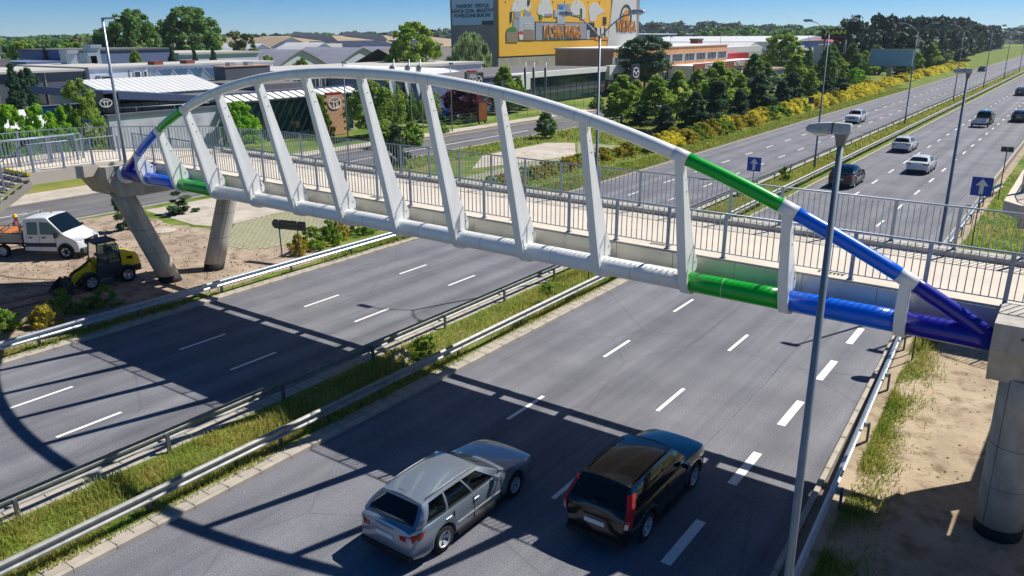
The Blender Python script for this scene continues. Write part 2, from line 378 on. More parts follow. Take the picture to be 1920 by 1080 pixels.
kR = struct('right_kerb', MB().add([(redge(y)+.14,y,.09) for y in yy]+[(redge(y)+.4,y,.09) for y in yy], [(i,i+len(yy),i+1+len(yy),i+1) for i in range(len(yy)-1)]), 'joint')
kerb_row(kR, lambda y: redge(y)+.075, 9, 52, 700)
for k in range(8, 90):
    obj('paving_slab', sl, median, (XK_MR-.345, k*.5, random.uniform(-.006,.006)))
    if k < 60: obj('paving_slab', sl, median, (XK_ML+.345, k*.5, random.uniform(-.006,.006)))
for k in range(10, 70): obj('paving_slab', sl, kL, (XK_L-.345, k*.5+.25, random.uniform(-.006,.004)-.01))

# ------------------------------------------------------------------ grass blades (nobody could count it)
mat('blade', '8fa345', .75, spec=.3, island=.4, col2='c0b36a', vscale=1.3)
mat('blade_green', '708f34', .75, spec=.3, island=.4, col2='b3ac5e', vscale=.8)
def translucent(name, f=.45):
    m = MATS[name]; n, l, b = nodes_of(m); out = n['Material Output']
    tr = n.new('ShaderNodeBsdfTranslucent'); mx = n.new('ShaderNodeMixShader'); mx.inputs[0].default_value = f
    src = b.inputs['Base Color'].links
    if src: l.new(src[0].from_socket, tr.inputs[0])
    else: tr.inputs[0].default_value = b.inputs['Base Color'].default_value
    l.new(b.outputs[0], mx.inputs[1]); l.new(tr.outputs[0], mx.inputs[2]); l.new(mx.outputs[0], out.inputs[0])
translucent('blade', .5); translucent('blade_green', .5)
def blades(name, label, n, samp, hmin, hmax, m, seed, w=.012, keep=None):
    rg = np.random.default_rng(seed); x, y, z = samp(rg, n)
    cl = np.sin(x*2.1+1.3*np.sin(y*.9))*np.sin(y*1.37+np.sin(x*3.1)*.7)     # tufts of unequal height
    h = (hmin+(hmax-hmin)*rg.random(n)**1.6)*(.75+.45*cl)
    if keep is not None:
        k = keep(x, y, rg); x, y, z, h = x[k], y[k], z[k], h[k]; n = len(x)
    a = rg.random(n)*6.283; lean = (.15+.5*rg.random(n))*h; la = a+rg.normal(0,.9,n)
    ww = w*(.7+.7*rg.random(n)); dx, dy = np.cos(a)*ww, np.sin(a)*ww
    bx, by = np.cos(la)*lean, np.sin(la)*lean
    V = np.empty((n,5,3), np.float32)
    V[:,0] = np.stack([x-dx,y-dy,z],1); V[:,1] = np.stack([x+dx,y+dy,z],1)
    V[:,2] = np.stack([x+bx*.35-dx*.8,y+by*.35-dy*.8,z+h*.6],1); V[:,3] = np.stack([x+bx*.35+dx*.8,y+by*.35+dy*.8,z+h*.6],1)
    V[:,4] = np.stack([x+bx,y+by,z+h],1)
    b = np.arange(n)[:,None]*5
    F = np.concatenate([b+np.array([0,1,3]), b+np.array([0,3,2]), b+np.array([2,3,4])])
    o = obj(name, npmesh(name, V.reshape(-1,3), F, m)); o['kind'] = 'stuff'; o['label'] = label; return o
def strip(x0, x1, y0, y1, z, dens=1.5):
    """denser towards the near end, where blades show"""
    return lambda rg, n: (x0+(x1-x0)*rg.random(n), y0+(y1-y0)*rg.random(n)**dens, np.full(n, z))
bare = lambda x, y, rg: ~((y > 19.5) & (y < 24.5) & (rg.random(len(x)) < .85*np.clip(1-np.abs(y-22)/2.6, 0, 1)))
blades('grass', 'tall yellow green grass growing between the median guard rails', 85000, strip(-19.5,-17.2,2,75,.1,1.35), .06, .4, 'blade', 1, .011, bare)
blades('grass', 'low weeds along the paved edge of the median', 16000, strip(-17.5,-16.9,2,60,.11,1.3), .03, .17, 'blade', 2, .011, bare)
blades('grass', 'grass in the far stretch of the median', 26000, strip(-19.4,-17.2,75,260,.1,1.4), .2, .5, 'blade', 3, .04)
def rs(rg, n):
    y = 11+26*rg.random(n)**1.1; e = -3.75-np.clip((y-12)/34,0,1)*1.75
    return e+.75+np.abs(rg.normal(0,.42,n)), y, np.full(n,.08)
blades('grass', 'weedy grass behind the right guard rail', 26000, rs, .04, .32, 'blade_green', 4, .011, lambda x,y,rg: (np.sin(x*3.1+y*.8)+np.sin(y*1.9-x*1.3)+rg.normal(0,.7,len(x))) > -.55)
blades('grass', 'grass bank behind the right guard rail beyond the bridge', 12000, strip(-4.6,1.5,36,75,.09,1.3), .1, .35, 'blade_green', 5, .025)
blades('grass', 'fresh grass between the left guard rail and the kerb', 13000, strip(-31.75,-30.75,4,46,.1,1.2), .05, .22, 'blade_green', 6, .016, lambda x,y,rg: ~((y>17.5)&(y<26)&(rg.random(len(x))<.92)))
blades('grass', 'mown grass strip along the left carriageway beyond the bridge', 30000, strip(-33.6,-30.9,46,180,.1,1.4), .1, .25, 'blade_green', 7, .035)
blades('grass', 'rough meadow between the service road and the left carriageway', 45000, strip(-52,-34,42,190,.1,1.3), .1, .4, 'blade_green', 8, .05,
       lambda x,y,rg: ~(((x>-47.5)&(x<-36.5)&(y>48)&(y<73.5))))
# ------------------------------------------------------------------ footbridge
BX, BY = -17.4, 20.5
br = thing('footbridge', 'white tubular arch footbridge with green and blue ends spanning both carriageways', 'footbridge', (BX, BY, 0), rot=(0,.008,0))
Yt, Zt, RT, RA = 17.68-BY, 5.5, .25, .16
HS = 2.47; HALF = 16.6
def arch_z(x): return Zt + 4.82*(1-min(1, abs(x)/HALF)**2.15)
def arch_pt(x): z = arch_z(x); return (x, Yt-.28*(z-Zt), z)
segs = [(-HALF,-6*HS,'navy_paint'),(-6*HS,-5*HS,'blue_paint'),(-5*HS,-4*HS,'green_paint'),(-4*HS,4*HS,'white_paint'),(4*HS,5*HS,'green_paint'),(5*HS,6*HS,'blue_paint'),(6*HS,HALF,'navy_paint')]
cn = {'navy_paint':'navy', 'blue_paint':'bright blue', 'green_paint':'green', 'white_paint':'white'}
for a, b, m in segs:
    o = MB().tube([(a+(b-a)*i/4, Yt, Zt) for i in range(5)], RT, 24).build('tie_tube', m, br); o['label'] = cn[m]+' section of the lower tie tube'
    n = max(6, int((b-a)*1.6)); o = MB().tube([arch_pt(a+(b-a)*i/n) for i in range(n+1)], RA, 20).build('arch_tube', m, br); o['label'] = cn[m]+' section of the arch tube'
for s in (-1, 1): MB().lathe([(.25,-.04),(.42,-.04),(.42,.04),(.25,.04)], (s*(HALF-.02), Yt, Zt), 20, 'x').build('end_flange', 'white_paint', br)
BOLT = MB().lathe([(.001,-.002),(.024,-.002),(.024,.014),(.001,.014)], (0,0,0), 6, 'x').mesh('bolt_head', 'galv')
for k in range(-6, 7):
    x = k*HS; zt = arch_z(x); sl_ = -.28
    YB0 = Yt+.36
    if abs(k) >= 4:
        o = MB().tube([arch_pt(x-.17), arch_pt(x), arch_pt(x+.17)], RA+.008, 20).build('arch_collar', 'white_paint', br)
    m = MB(); rings = []; ytop = Yt+sl_*(zt-Zt)
    stz = [5.16,5.18,5.25,5.36,5.5,5.7,5.95] + [5.95+(zt-.02-5.95)*i/5 for i in range(1,6)]
    fo = [.02,-.13,-.25,-.305,-.325,-.33,-.325]
    for i, z in enumerate(stz):
        t = max(0, (z-5.95)/(zt-.02-5.95))
        yf = Yt+sl_*(z-Zt)+(fo[i] if i < 7 else -.325+(.325-.14)*t)
        yb = YB0 if z < 5.96 else YB0+(ytop+.12-YB0)*t**.82
        if i < 3: yb = Yt+.1+.1*i
        fw = .115-.015*t; fd = .11; ww = .055
        if yb-yf < fd+.05: yb = yf+fd+.05
        rings.append([(x-fw,yf,z),(x+fw,yf,z),(x+fw,yf+fd,z),(x+ww,yf+fd+.03,z),(x+ww,yb,z),(x-ww,yb,z),(x-ww,yf+fd+.03,z),(x-fw,yf+fd,z)])
    m.loft(rings, True, False); hg = m.build('hanger', 'white_paint', br)
    for zz in (5.72, 5.98, zt-.55, zt-.85):
        if abs(k) == 6 and zz > 6: continue
        t = max(0, (zz-5.95)/(zt-5.97)); yb = YB0+(ytop+.12-YB0)*t**.82
        obj('bolt_head', BOLT, hg, (x+.055, yb-.1, zz))
    # cross beam under the deck
    MB().box(x-.12, x+.12, Yt, 23.35-BY, 5.28, 5.585).build('cross_beam', 'white_paint', br)
for k in range(-3, 4):
    for dx in (-.22, .22): MB().tube([arch_pt(k*HS+dx-.008), arch_pt(k*HS+dx+.008)], RA+.004, 20, False).build('weld_seam', 'fascia', br)
for k in range(-4, 5): MB().tube([(k*HS+.95, Yt, Zt),(k*HS+.966, Yt, Zt)], RT+.004, 24, False).build('weld_seam', 'fascia', br)
MB().tube([(-HALF-.2, 23.3-BY, 5.5), (HALF+.2, 23.3-BY, 5.5)], .165, 14).build('far_beam', 'white_paint', br)
# deck slab and its kerbs
X0, X1 = -17.2, 36.0
y0, y1 = 18.2-BY, 22.9-BY
deck = MB().box(X0, X1, y0+.05, y1, 5.6, 5.9).build('deck', 'deck_sand', br)
MB().bbox(X0, X1, y0+.05, y0+.32, 5.9, 6.05, .01).build('near_kerb', 'deck_sand', deck)
MB().bbox(X0, X1, y1-.5, y1, 5.9, 6.04, .01).build('far_kerb', 'concrete', deck)
fp = MB().bbox(.006, 1.644, 0, .05, 5.58, 6.01, .004).mesh('fascia_panel', 'fascia')
for i in range(30): obj('fascia_panel', fp, deck, (X0+1.65*i, y0, 0))
gr = MB()
for i in range(7): gr.box(-.28+.09*i,-.24+.09*i,-.12,.12,5.903,5.908)
gr.box(-.3,.34,-.13,-.115,5.903,5.909).box(-.3,.34,.115,.13,5.903,5.909)
grm = gr.mesh('drain_grate', 'black_steel')
for x in (-9.5, -2.5, 3.6, 8.4, 12.9): obj('drain_grate', grm, deck, (x, y0+.85, 0))
# railings
def rail_meshes():
    post = MB().box(-.012,.012,-.03,.03,0,1.09).box(-.06,.06,-.07,.07,0,.016)
    for sx in (-.04,.04):
        for sy in (-.05,.05): post.box(sx-.008,sx+.008,sy-.008,sy+.008,.016,.045)
    return post.mesh('rail_post','steel'), MB().box(-.01,.01,-.01,.01,.13,1.07).mesh('baluster','steel')
PM, BMS = rail_meshes()
pole_post = MB().box(-.045,.045,-.018,.018,0,1.09).box(-.07,.07,-.06,.06,0,.016).mesh('rail_post','steel')
def railing(parent, name, pts, single=True, bal=.152, per=10, stuff_after=1e9, lab=None, pm=None):
    """pts: polyline of foot points; posts every per balusters"""
    r = obj(name, None, parent)
    if lab: r['label'] = lab
    pts = [Vector(p) for p in pts]
    MB().tube([p+Vector((0,0,1.12)) for p in pts], .024, 8).build('hand_rail', 'steel', r)
    MB().tube([p+Vector((0,0,.13)) for p in pts], .014, 6).build('bottom_rail', 'steel', r)
    d = 0; k = 0; sm = MB()
    for i in range(len(pts)-1):
        a, b = pts[i], pts[i+1]; L = (b-a).xy.length; ang = math.atan2(b.y-a.y, b.x-a.x)
        while d <= L:
            p = a+(b-a)*(d/L)
            if k % per == 0: obj('rail_post', pm or pole_post, r, p, (0,0,ang))
            elif k < stuff_after: obj('baluster', BMS, r, p)
            else: sm.box(p.x-.01,p.x+.01,p.y-.01,p.y+.01,p.z+.13,p.z+1.07)
            d += bal; k += 1
        d -= L
    if sm.v: s = sm.build('baluster_row', 'steel', r); s['kind'] = 'stuff'
    return r
railing(br, 'near_railing', [(19.6,18.36-BY,6.05),(-16.9,18.36-BY,6.05)], lab='near railing of grey steel bars', stuff_after=235)
railing(br, 'far_railing', [(19.6,22.68-BY,6.04),(-13.4,22.68-BY,6.04)], lab='far railing of grey steel bars', stuff_after=75)

# ------------------------------------------------------------------ piers
def pier(name, lab, X, side):
    """V pier: two leaning round columns, cap beam and the big end block that takes the tubes"""
    t = thing(name, lab, 'bridge pier', (X, 20.5, 0), group='bridge piers')
    for s, yb, ytp in ((-1,-1.0,-2.75),(1,1.25,3.0)):
        c = MB(); c.loft([[(math.cos(a)*.5, yb+(ytp-yb)*z/4.7+math.sin(a)*.5, z) for a in [6.28318*i/24 for i in range(24)]] for z in (.45,1.6,2.8,4.0,4.72)])
        col = c.build('column', 'concrete', t)
        f = MB(); f.loft([[(math.cos(a)*.505, yb+(ytp-yb)*z/4.7+math.sin(a)*.505, z) for a in [6.28318*i/24 for i in range(24)]] for z in (-.1,.45)]); f.build('bitumen_foot', 'bitumen', col)
        for a in (-.35, -2.2, 1.6):
            MB().tube([(math.cos(a)*.5, yb+(ytp-yb)*z/4.7+math.sin(a)*.5, z) for z in (.46,1.6,2.8,4.0,4.7)], .007, 5).build('form_seam', 'joint', col)
        for z in (1.7,2.9):
            j = MB(); j.loft([[(math.cos(a)*.503, yb+(ytp-yb)*zz/4.7+math.sin(a)*.503, zz) for a in [6.28318*i/24 for i in range(24)]] for zz in (z,z+.02)], False); j.build('joint_line', 'joint', col)
    MB().ext([(-2.3,4.55),(2.6,4.55),(3.2,4.9),(3.2,5.55),(-2.3,5.55)], -.6, .6, 'x').build('cap_beam', 'concrete', t)
    x0, x1 = (-1.9,.72) if side < 0 else (-.72,1.9)
    b = MB()
    prof = [(-3.65,5.45),(-3.1,4.62),(-1.9,4.62),(-1.9,5.6),(-2.12,5.99),(-3.65,5.99)]
    b.ext([(p[0],p[1]) for p in prof], x0, x1, 'x'); blk = b.build('end_block', 'concrete', t)
    for q in ((x0+.5,5.75),(x0+1.5,5.3),(x0+1.9,5.75),(x0+.9,5.2)): MB().lathe([(.001,-.004),(.035,-.004),(.035,.006)], (q[0],-3.65 if q[1]>5.5 else -3.65+(5.45-q[1])*.66,q[1]), 8, 'y').build('tie_hole', 'joint', blk)
    return t
pier('bridge_pier', 'leaning pair of round concrete columns carrying the left end of the footbridge', -34.75, -1)
pier('bridge_pier', 'round concrete column pier carrying the right end of the footbridge at the picture edge', -.1, 1)

# ------------------------------------------------------------------ left landing with stairs and ramp
la = thing('stair_tower', 'pale concrete landing with stairs and ramp at the left end of the footbridge', 'stairs', (-36.5, 18, 0))
def L(p): return (p[0]+36.5, p[1]-18)
plat = [(-34.62,17.0),(-34.62,14.0),(-39.9,14.0),(-39.9,17.2),(-39.2,18.9),(-37.4,20.6),(-34.75,22.4),(-33.6,22.9),(-33.6,18.9),(-34.62,18.9)]
MB().prism([L(p) for p in plat][::-1], 5.62, 6.12).build('landing_slab', 'deck_sand', la)
# stairs going towards -Y
st_ = MB().box(*[-34.62-2.05+36.5, -34.62+36.5], -4.3, -4.0, 5.955, 6.125)
y = 14.0; z = 6.12
for i in range(16):
    stp = MB().box(-36.7+36.5, -34.56+36.5, y-.3-18, y-18+.02, z-.17*1.6, z-.17); stp.build('step', 'concrete_pale', la); y -= .3; z -= .17
MB().box(-36.6+36.5, -34.6+36.5, 13.94-18, 14.06-18, 6.02, 6.135).build('warning_edge', 'yellow_paint', la)
for x in (-36.72, -34.72):
    MB().ext([(14.06-18,5.8),(14.06-18,5.45),(13.9-18,5.4),(9.2-18,2.65),(9.2-18,3.08),(13.8-18,5.72)], x+36.5, x+.11+36.5, 'x').build('stringer', 'concrete_pale', la)
MB().ext([(14.0-18,6.12),(14.0-18,5.6),(4-18,4.8),(4-18,5.32)], -39.9+36.5, -36.75+36.5, 'x').build('ramp_slab', 'deck_sand', la)
MB().tube([(-37.9+36.5,8-18,0),(-37.9+36.5,8-18,5.2)], .4, 16).build('ramp_column', 'concrete', la)
railing(la, 'railing', [(*L((-34.68,17.9)),6.12),(*L((-34.68,14.05)),6.12),(*L((-34.68,9.3)),3.4)], bal=.152, per=8, lab='outer railing running down the stairs')
railing(la, 'railing', [(*L((-36.62,17.0)),6.12),(*L((-36.62,14.05)),6.12),(*L((-36.62,9.3)),3.4)], bal=.152, per=8)
railing(la, 'railing', [(*L((-36.95,17.4)),6.12),(*L((-36.95,14.05)),6.12),(*L((-36.95,6)),5.45)], bal=.152, per=9)
railing(la, 'railing', [(*L((-30.9,22.68)),6.1),(*L((-34.4,22.25)),6.12),(*L((-37.2,20.35)),6.12),(*L((-39.1,18.7)),6.12),(*L((-39.75,17.1)),6.12),(*L((-39.75,14)),6.12),(*L((-39.75,6)),5.45)], bal=.152, per=9, lab='far railing curving round the landing')

# ------------------------------------------------------------------ right ramp landing (beyond the deck, at the right picture edge)
ra = thing('ramp_landing', 'pale concrete ramp landing with curved steel railing at the right picture edge', 'ramp', (0, 36, 0))
MB().prism([(-2.2,-.6),(-1.6,-1.3),(3.5,-1.3),(3.5,8),(-2.2,8)], 4.55, 5.05).build('landing_slab', 'deck_sand', ra)
MB().prism([(-1.6,-1.0),(3.2,-1.0),(3.2,7.6),(-1.6,7.6)], 4.1, 4.55).build('haunch', 'concrete_pale', ra)
MB().ext([(-13.0,5.9),(-1.3,5.05),(-1.3,4.55),(-13.0,5.4)], 1.0, 3.5, 'x').build('ramp_slab', 'deck_sand', ra)
MB().tube([(1.5,3,0),(1.5,3,4.2)], .45, 16).build('ramp_column', 'concrete', ra)
railing(ra, 'railing', [(-1.55,7.9,5.05),(-1.55,1.5,5.05),(-1.35,.2,5.05),(-.8,-.7,5.05),(.2,-1.1,5.05),(1.1,-1.3,5.05)], bal=.152, per=8)
# ------------------------------------------------------------------ guard rails
def wbeam(L, face, back=False):
    """W profile along +Y; face = +1/-1 side the waves look to"""
    pr = [(0,.43),(.035,.445),(.082,.475),(.082,.515),(.03,.565),(.03,.625),(.082,.675),(.082,.715),(.035,.745),(0,.76)]
    out = [(p[0]*face, p[1]) for p in pr]; inn = [((p[0]-.008)*face, p[1]) for p in pr][::-1]
    poly = out+inn
    return MB().ext(poly if face > 0 else poly[::-1], 0, L, 'y')
def guard_rail(label, pts, face, m='galv', step=4.0, single_to=1e9, post_off=.16, group=None):
    t = thing('guard_rail', label, 'guard rail', (pts[0][0], pts[0][1], 0), group='steel guard rails')
    bm = wbeam(step-.002, face).mesh('rail_beam', m)
    pm = MB().box(-.03,.03,-.05,.05,-.2,.68).box(-.034,-.028,-.055,.055,-.2,.68).mesh('rail_post', 'zinc_post')
    sp = MB().box(-.06,.06,-.035,.035,.53,.66).mesh('spacer', 'galv')
    bolt = MB().box(.08*face-.012,.08*face+.012,-.03,.03,.58,.61).mesh('joint_bolt', 'zinc_post')
    for i in range(len(pts)-1):
        a, b = Vector((*pts[i],0)), Vector((*pts[i+1],0)); L = (b-a).length; ang = math.atan2(-(b.x-a.x), b.y-a.y); o = Vector((pts[0][0],pts[0][1],0)); d = 0
        while d < L-.5:
            if (a+(b-a)*(d/L)).y > single_to:
                wbeam(L-d, face).build('rail_beam', m, t, loc=a+(b-a)*(d/L)-o, rot=(0,0,ang))
                rest = d
                while rest < min(L, d+260): 
                    q = a+(b-a)*(rest/L)-o; obj('rail_post', pm, t, (q.x-face*post_off, q.y, 0), (0,0,ang)); rest += 4
                break
            q = a+(b-a)*(d/L)-o
            ln = min(step, L-d)
            ob = obj('rail_beam', bm, t, q, (0,0,ang), (1, ln/step, 1))
            ps = obj('rail_post', pm, t, (q.x-face*post_off, q.y+.25, 0), (0,0,ang))
            obj('spacer', sp, ps, (face*post_off*.55, 0, 0)); obj('joint_bolt', bolt, ob, (0, .25*step/ln, 0))
            d += step
    return t
guard_rail('long weathered guard rail on the left edge of the median', [(-19.72,-10.1),(-19.72,600)], -1, 'galv_old', single_to=110)
guard_rail('long weathered guard rail on the right edge of the median', [(-17.13,-8),(-17.13,600)], 1, 'galv_old', single_to=110)
guard_rail('shiny new guard rail between the sandy site and the left carriageway', [(-31.0,-.45),(-30.95,39.6)], 1, 'galv')
guard_rail('bright guard rail bending beside the merging lane on the right', [(-2.9,4),(-3.25,14),(-4.3,30),(-5.02,46),(-5.05,60),(-4.9,64),(-4.4,67)], -1, 'galv')

# ------------------------------------------------------------------ street lamps
def lamp_head(side, name='lamp_head', parent=None, loc=(0,0,0), s=1.0, rz=0, tilt=0):
    """luminaire reaching out along +x*side from its neck at the origin"""
    h = MB()
    sec = [(-.14,.085,.0,.10),(-.12,.10,-.03,.155),(.16,.125,-.035,.165),(.175,.128,-.036,.167),(.42,.125,-.03,.15),(.6,.11,-.02,.115),(.66,.08,0,.06)]
    h.loft([[(x*side,-w,z0),(x*side,w,z0),(x*side,w,z0+.05),(x*side,w*.72,z1),(x*side,-w*.72,z1),(x*side,-w,z0+.05)][::side] for x, w, z0, z1 in sec], True, False)
    ob = obj(name, h.mesh(name, 'lamp_shell'), parent, loc, (0,tilt,rz), (s,s,s))
    ln = MB(); ln.loft([[((.2+.4*i/6)*side, .105*math.sin(a)*math.sin(math.pi*(i+.6)/7.2), -.02-.085*max(0,math.cos(a))*math.sin(math.pi*(i+.6)/7.2)) for a in [-1.57+3.1416*k/8 for k in range(9)]] for i in range(7)], False, True, False)
    ln.build('lamp_bowl', 'lens', ob)
    MB().box(min(.165*side,.185*side),max(.165*side,.185*side),-.13,.13,-.04,.172).build('seam', 'grey_plastic', ob)
    return ob
mat('lamp_shell', 'aeb4b8', .55, .1, var=.22, vscale=7)
def double_lamp(label, x, y):
    t = thing('street_lamp', label, 'street lamp', (x, y, .1), group='double street lamps in the median')
    MB().tube([(0,0,0),(0,0,1.1),(0,0,1.15),(0,0,11.15)], [.105,.105,.085,.05], 10).build('pole', 'pole', t)
    MB().box(-.07,.07,-.112,-.1,.5,.95).build('hatch', 'zinc_post', t)
    for s in (-1, 1):
        MB().tube([(0,0,11.05),(s*.45,0,11.5),(s*.95,0,11.86),(s*1.12,0,11.95),(s*1.5,0,12.02)], .032, 8).build('arm', 'pole', t)
        lamp_head(s, parent=t, loc=(s*1.55,0,12.04), s=.95, tilt=-s*.08)
    return t
nthl = ['nearest double armed street lamp in the median, rising behind the white arch', 'second double armed street lamp in the median, left of the dark board with yellow letters', 'third double armed street lamp in the median, beside the blank blue billboard', 'fourth double armed street lamp in the median, beyond the blue billboard', 'fifth double armed street lamp in the median, before the pine wood', 'sixth double armed street lamp in the median, small before the pine wood', 'seventh double armed street lamp in the median, tiny at the right picture edge']
for lab, (x, y) in zip(nthl, [(-18.5,32.1),(-18.6,69.6),(-18.8,109),(-18.7,147),(-18.8,187),(-18.8,226),(-18.9,268)]): double_lamp(lab, x, y)
def top_lamp(label, x, y, H=9.55, side=-1, s=1.0):
    t = thing('street_lamp', label, 'street lamp', (x, y, .08), group='single street lamps on the right verge')
    MB().tube([(0,0,0),(0,0,1.0),(0,0,1.05),(0,0,H)], [.1,.1,.085,.05], 12).build('pole', 'pole', t)
    MB().loft([[(sx*a,sy*a*.9,z) for sx, sy in ((-1,-1),(1,-1),(1,1),(-1,1))] for a, z in ((.06,H-.22),(.075,H-.1),(.1,H-.02))], True, False).build('neck', 'zinc_post', t)
    lamp_head(side, parent=t, loc=(-.02*side,0,H), s=s)
    return t
top_lamp('tall grey street lamp in the foreground right, cutting across the blue end of the bridge', -3.16, 13.2, 9.76, s=.86)
top_lamp('grey street lamp behind the far railing on the right verge', -4.25, 36.4, 9.7, s=.85)
t = thing('street_lamp', 'slim steel lamp post standing on the left bridge pier', 'street lamp', (-33.9,17.7,5.99))
MB().tube([(0,0,0),(0,0,6.1)], [.075,.05], 12).build('pole', 'galv', t); MB().box(-.13,.13,-.13,.13,0,.025).build('foot_plate', 'galv', t)
MB().tube([(-.1,.03,6.1),(.62,.12,6.12)], .045, 10).build('arm', 'galv', t); MB().cbox((.75,.14,6.11),(.42,.2,.06)).build('lamp_head', 'lamp_shell', t)
t = thing('street_lamp', 'steel lamp post on the ramp landing at the right picture edge', 'street lamp', (-1.75,37.6,5.05))
MB().tube([(0,0,0),(0,0,4.8)], [.09,.06], 12).build('pole', 'galv', t); MB().box(-.13,.13,-.13,.13,0,.025).build('foot_plate', 'galv', t)
lamp_head(1, parent=t, loc=(0,0,4.8))
def small_lamp(label, p, H=8.0, side=1):
    t = thing('street_lamp', label, 'street lamp', (p.x, p.y, .1), group='small street lamps along the service road')
    MB().tube([(0,0,0),(0,0,H)], [.085,.05], 8).build('pole', 'pole', t)
    lamp_head(side, parent=t, loc=(0,0,H), s=1.0)
small_lamp('street lamp on the pavement beside the dark red tree', at(848,246,z=.1), 7.9)
small_lamp('street lamp rising before the glazed showroom under the arch', Vector((-66.5,60.2,0)), 8.4)
small_lamp('street lamp in front of the orange office block, left one', at(1254,140,z=.1), 10)
small_lamp('street lamp in front of the orange office block, right one', at(1347,132,z=.1), 11)
small_lamp('street lamp among the tall trees right of the orange office block', at(1452,135,z=.1), 12)
small_lamp('street lamp before the long white hall behind the trees', at(1511,120,z=.1), 12)

# ------------------------------------------------------------------ signs
mat('sign_blue', '0b3fb5', .35, 0, coat=.2); mat('sign_white', (.8,.8,.8), .4); mat('sign_back', '4a4d50', .5, .4, var=.1); mat('post_grey', '5d6064', .5, .4)
def arrow_sign(label, p, s):
    t = thing('road_sign', label, 'road sign', (p.x, p.y, .1), group='blue one way signs')
    h = p.z-.1
    MB().tube([(0,.03,0),(0,.03,h+s/2)], .03, 8).build('post', 'post_grey', t)
    pl = MB().box(-s/2,s/2,-.012,.012,h-s/2,h+s/2).build('sign_plate', 'sign_blue', t)
    a = MB(); pts = [(-.1,-.4),(.1,-.4),(.1,.05),(.3,.05),(0,.42),(-.3,.05),(-.1,.05)]
    a.ext([(x*s, h+z*s) for x, z in pts], -.018, -.012, 'y').build('arrow', 'sign_white', pl)
    return t
arrow_sign('blue one way sign with white arrow in the median, under the green arch', at(1414,308,X=-19.2), 1.0)
arrow_sign('blue one way sign with white arrow on the right verge', at(1841,350,X=-3.9), .95)
def back_sign(name, label, p, w, h, posts, shape=None, rz=0, m='sign_back'):
    t = thing(name, label, 'road sign', (p.x, p.y, .1), rz); z = p.z-.1
    for x in posts: MB().tube([(x,-.05,0),(x,-.05,z+h/2)], .035, 8).build('post', 'post_grey', t)
    pl = MB().ext([(x*w, z+q*h) for x, q in (shape or [(-.5,-.5),(.5,-.5),(.5,.5),(-.5,.5)])], -.015, .015, 'y').build('sign_plate', m, t)
    for q in (-.25,.25): MB().box(-w*.48,w*.48,-.05,-.02,z+q*h-.02,z+q*h+.02).build('stiffener', 'post_grey', pl)
    return t
p = at(541,422,X=-33.0); back_sign('direction_sign', 'grey back of an arrow shaped direction sign beside the left guard rail', p, 2.15, .5, (-.58,.58), [(-.5,0),(-.42,-.5),(.5,-.5),(.5,.5),(-.42,.5)], .25)
p = at(1201,249,X=-34.8); back_sign('direction_sign', 'grey back of a wide direction sign on the left verge beyond the bridge', p, 2.5, .75, (-.7,.7), None, 0)
p = at(967,325,X=-35.6); back_sign('road_sign', 'small dark back of a road sign before the grass paver field', p, .55, .6, (0,))
p = at(1521,188,X=-31.4); back_sign('road_sign', 'small grey back of a road sign among yellow bushes at the left kerb', p, .7, .9, (0,))
p = at(1889,280,X=-4.3); back_sign('road_sign', 'small dark wide plate on a post right of the road beyond the bridge', p, .75, .35, (0,))
t = thing('marker_post', 'thin dark post in the median below the bridge', 'post', (-17.75,30.3,.1)); MB().tube([(0,0,0),(0,0,1.9)], .03, 6).build('shaft', 'post_grey', t); MB().box(-.05,.05,-.05,.05,1.9,1.96).build('cap', 'post_grey', t)
t = thing('marker_post', 'thin dark post in the weeds below the navy bridge end', 'post', (-3.6,30.6,.1)); MB().tube([(0,0,0),(0,0,2.1)], .03, 6).build('shaft', 'post_grey', t); MB().box(-.05,.05,-.05,.05,2.1,2.16).build('cap', 'post_grey', t)
# road signs whose backs throw the round shadow beside the merging lane
t = thing('road_sign', 'round road sign on a post standing under the bridge by the right guard rail', 'road sign', (-3.7,29.3,.1)); MB().tube([(0,0,0),(0,0,3.3)], .03, 8).build('post', 'post_grey', t)
MB().lathe([(.001,-.01),(.4,-.01),(.4,.01),(.001,.01)], (0,-.05,2.9), 24, 'y').build('sign_plate', 'sign_back', t)
# blank billboard
b = at(1665,152,z=.1); t = thing('billboard', 'large blank blue grey billboard on a thick post behind yellow bushes', 'billboard', (b.x, b.y, .1), .05)
mat('billboard_face', '86a8c8', .5, 0, var=.06, vscale=.3)
MB().loft([[(math.cos(a)*.6,math.sin(a)*.6,z) for a in [6.283*k/12 for k in range(12)]] for z in (0,4.2)]).build('post', 'concrete_pale', t)
MB().box(-4.6,4.6,-.45,.45,3.5,7.1).build('board', 'billboard_face', t)
MB().box(-4.7,4.7,-.5,.5,3.38,3.5).box(-4.7,4.7,-.5,.5,7.1,7.18).build('frame_bar', 'galv_old', t)
for x in (-2.5, 2.2):
    MB().tube([(x,-.4,7.18),(x,-1.1,7.5)], .04, 6).tube([(x,-1.1,7.5),(x+.5,-1.15,7.45)], .06, 6).build('flood_light', 'galv_old', t)
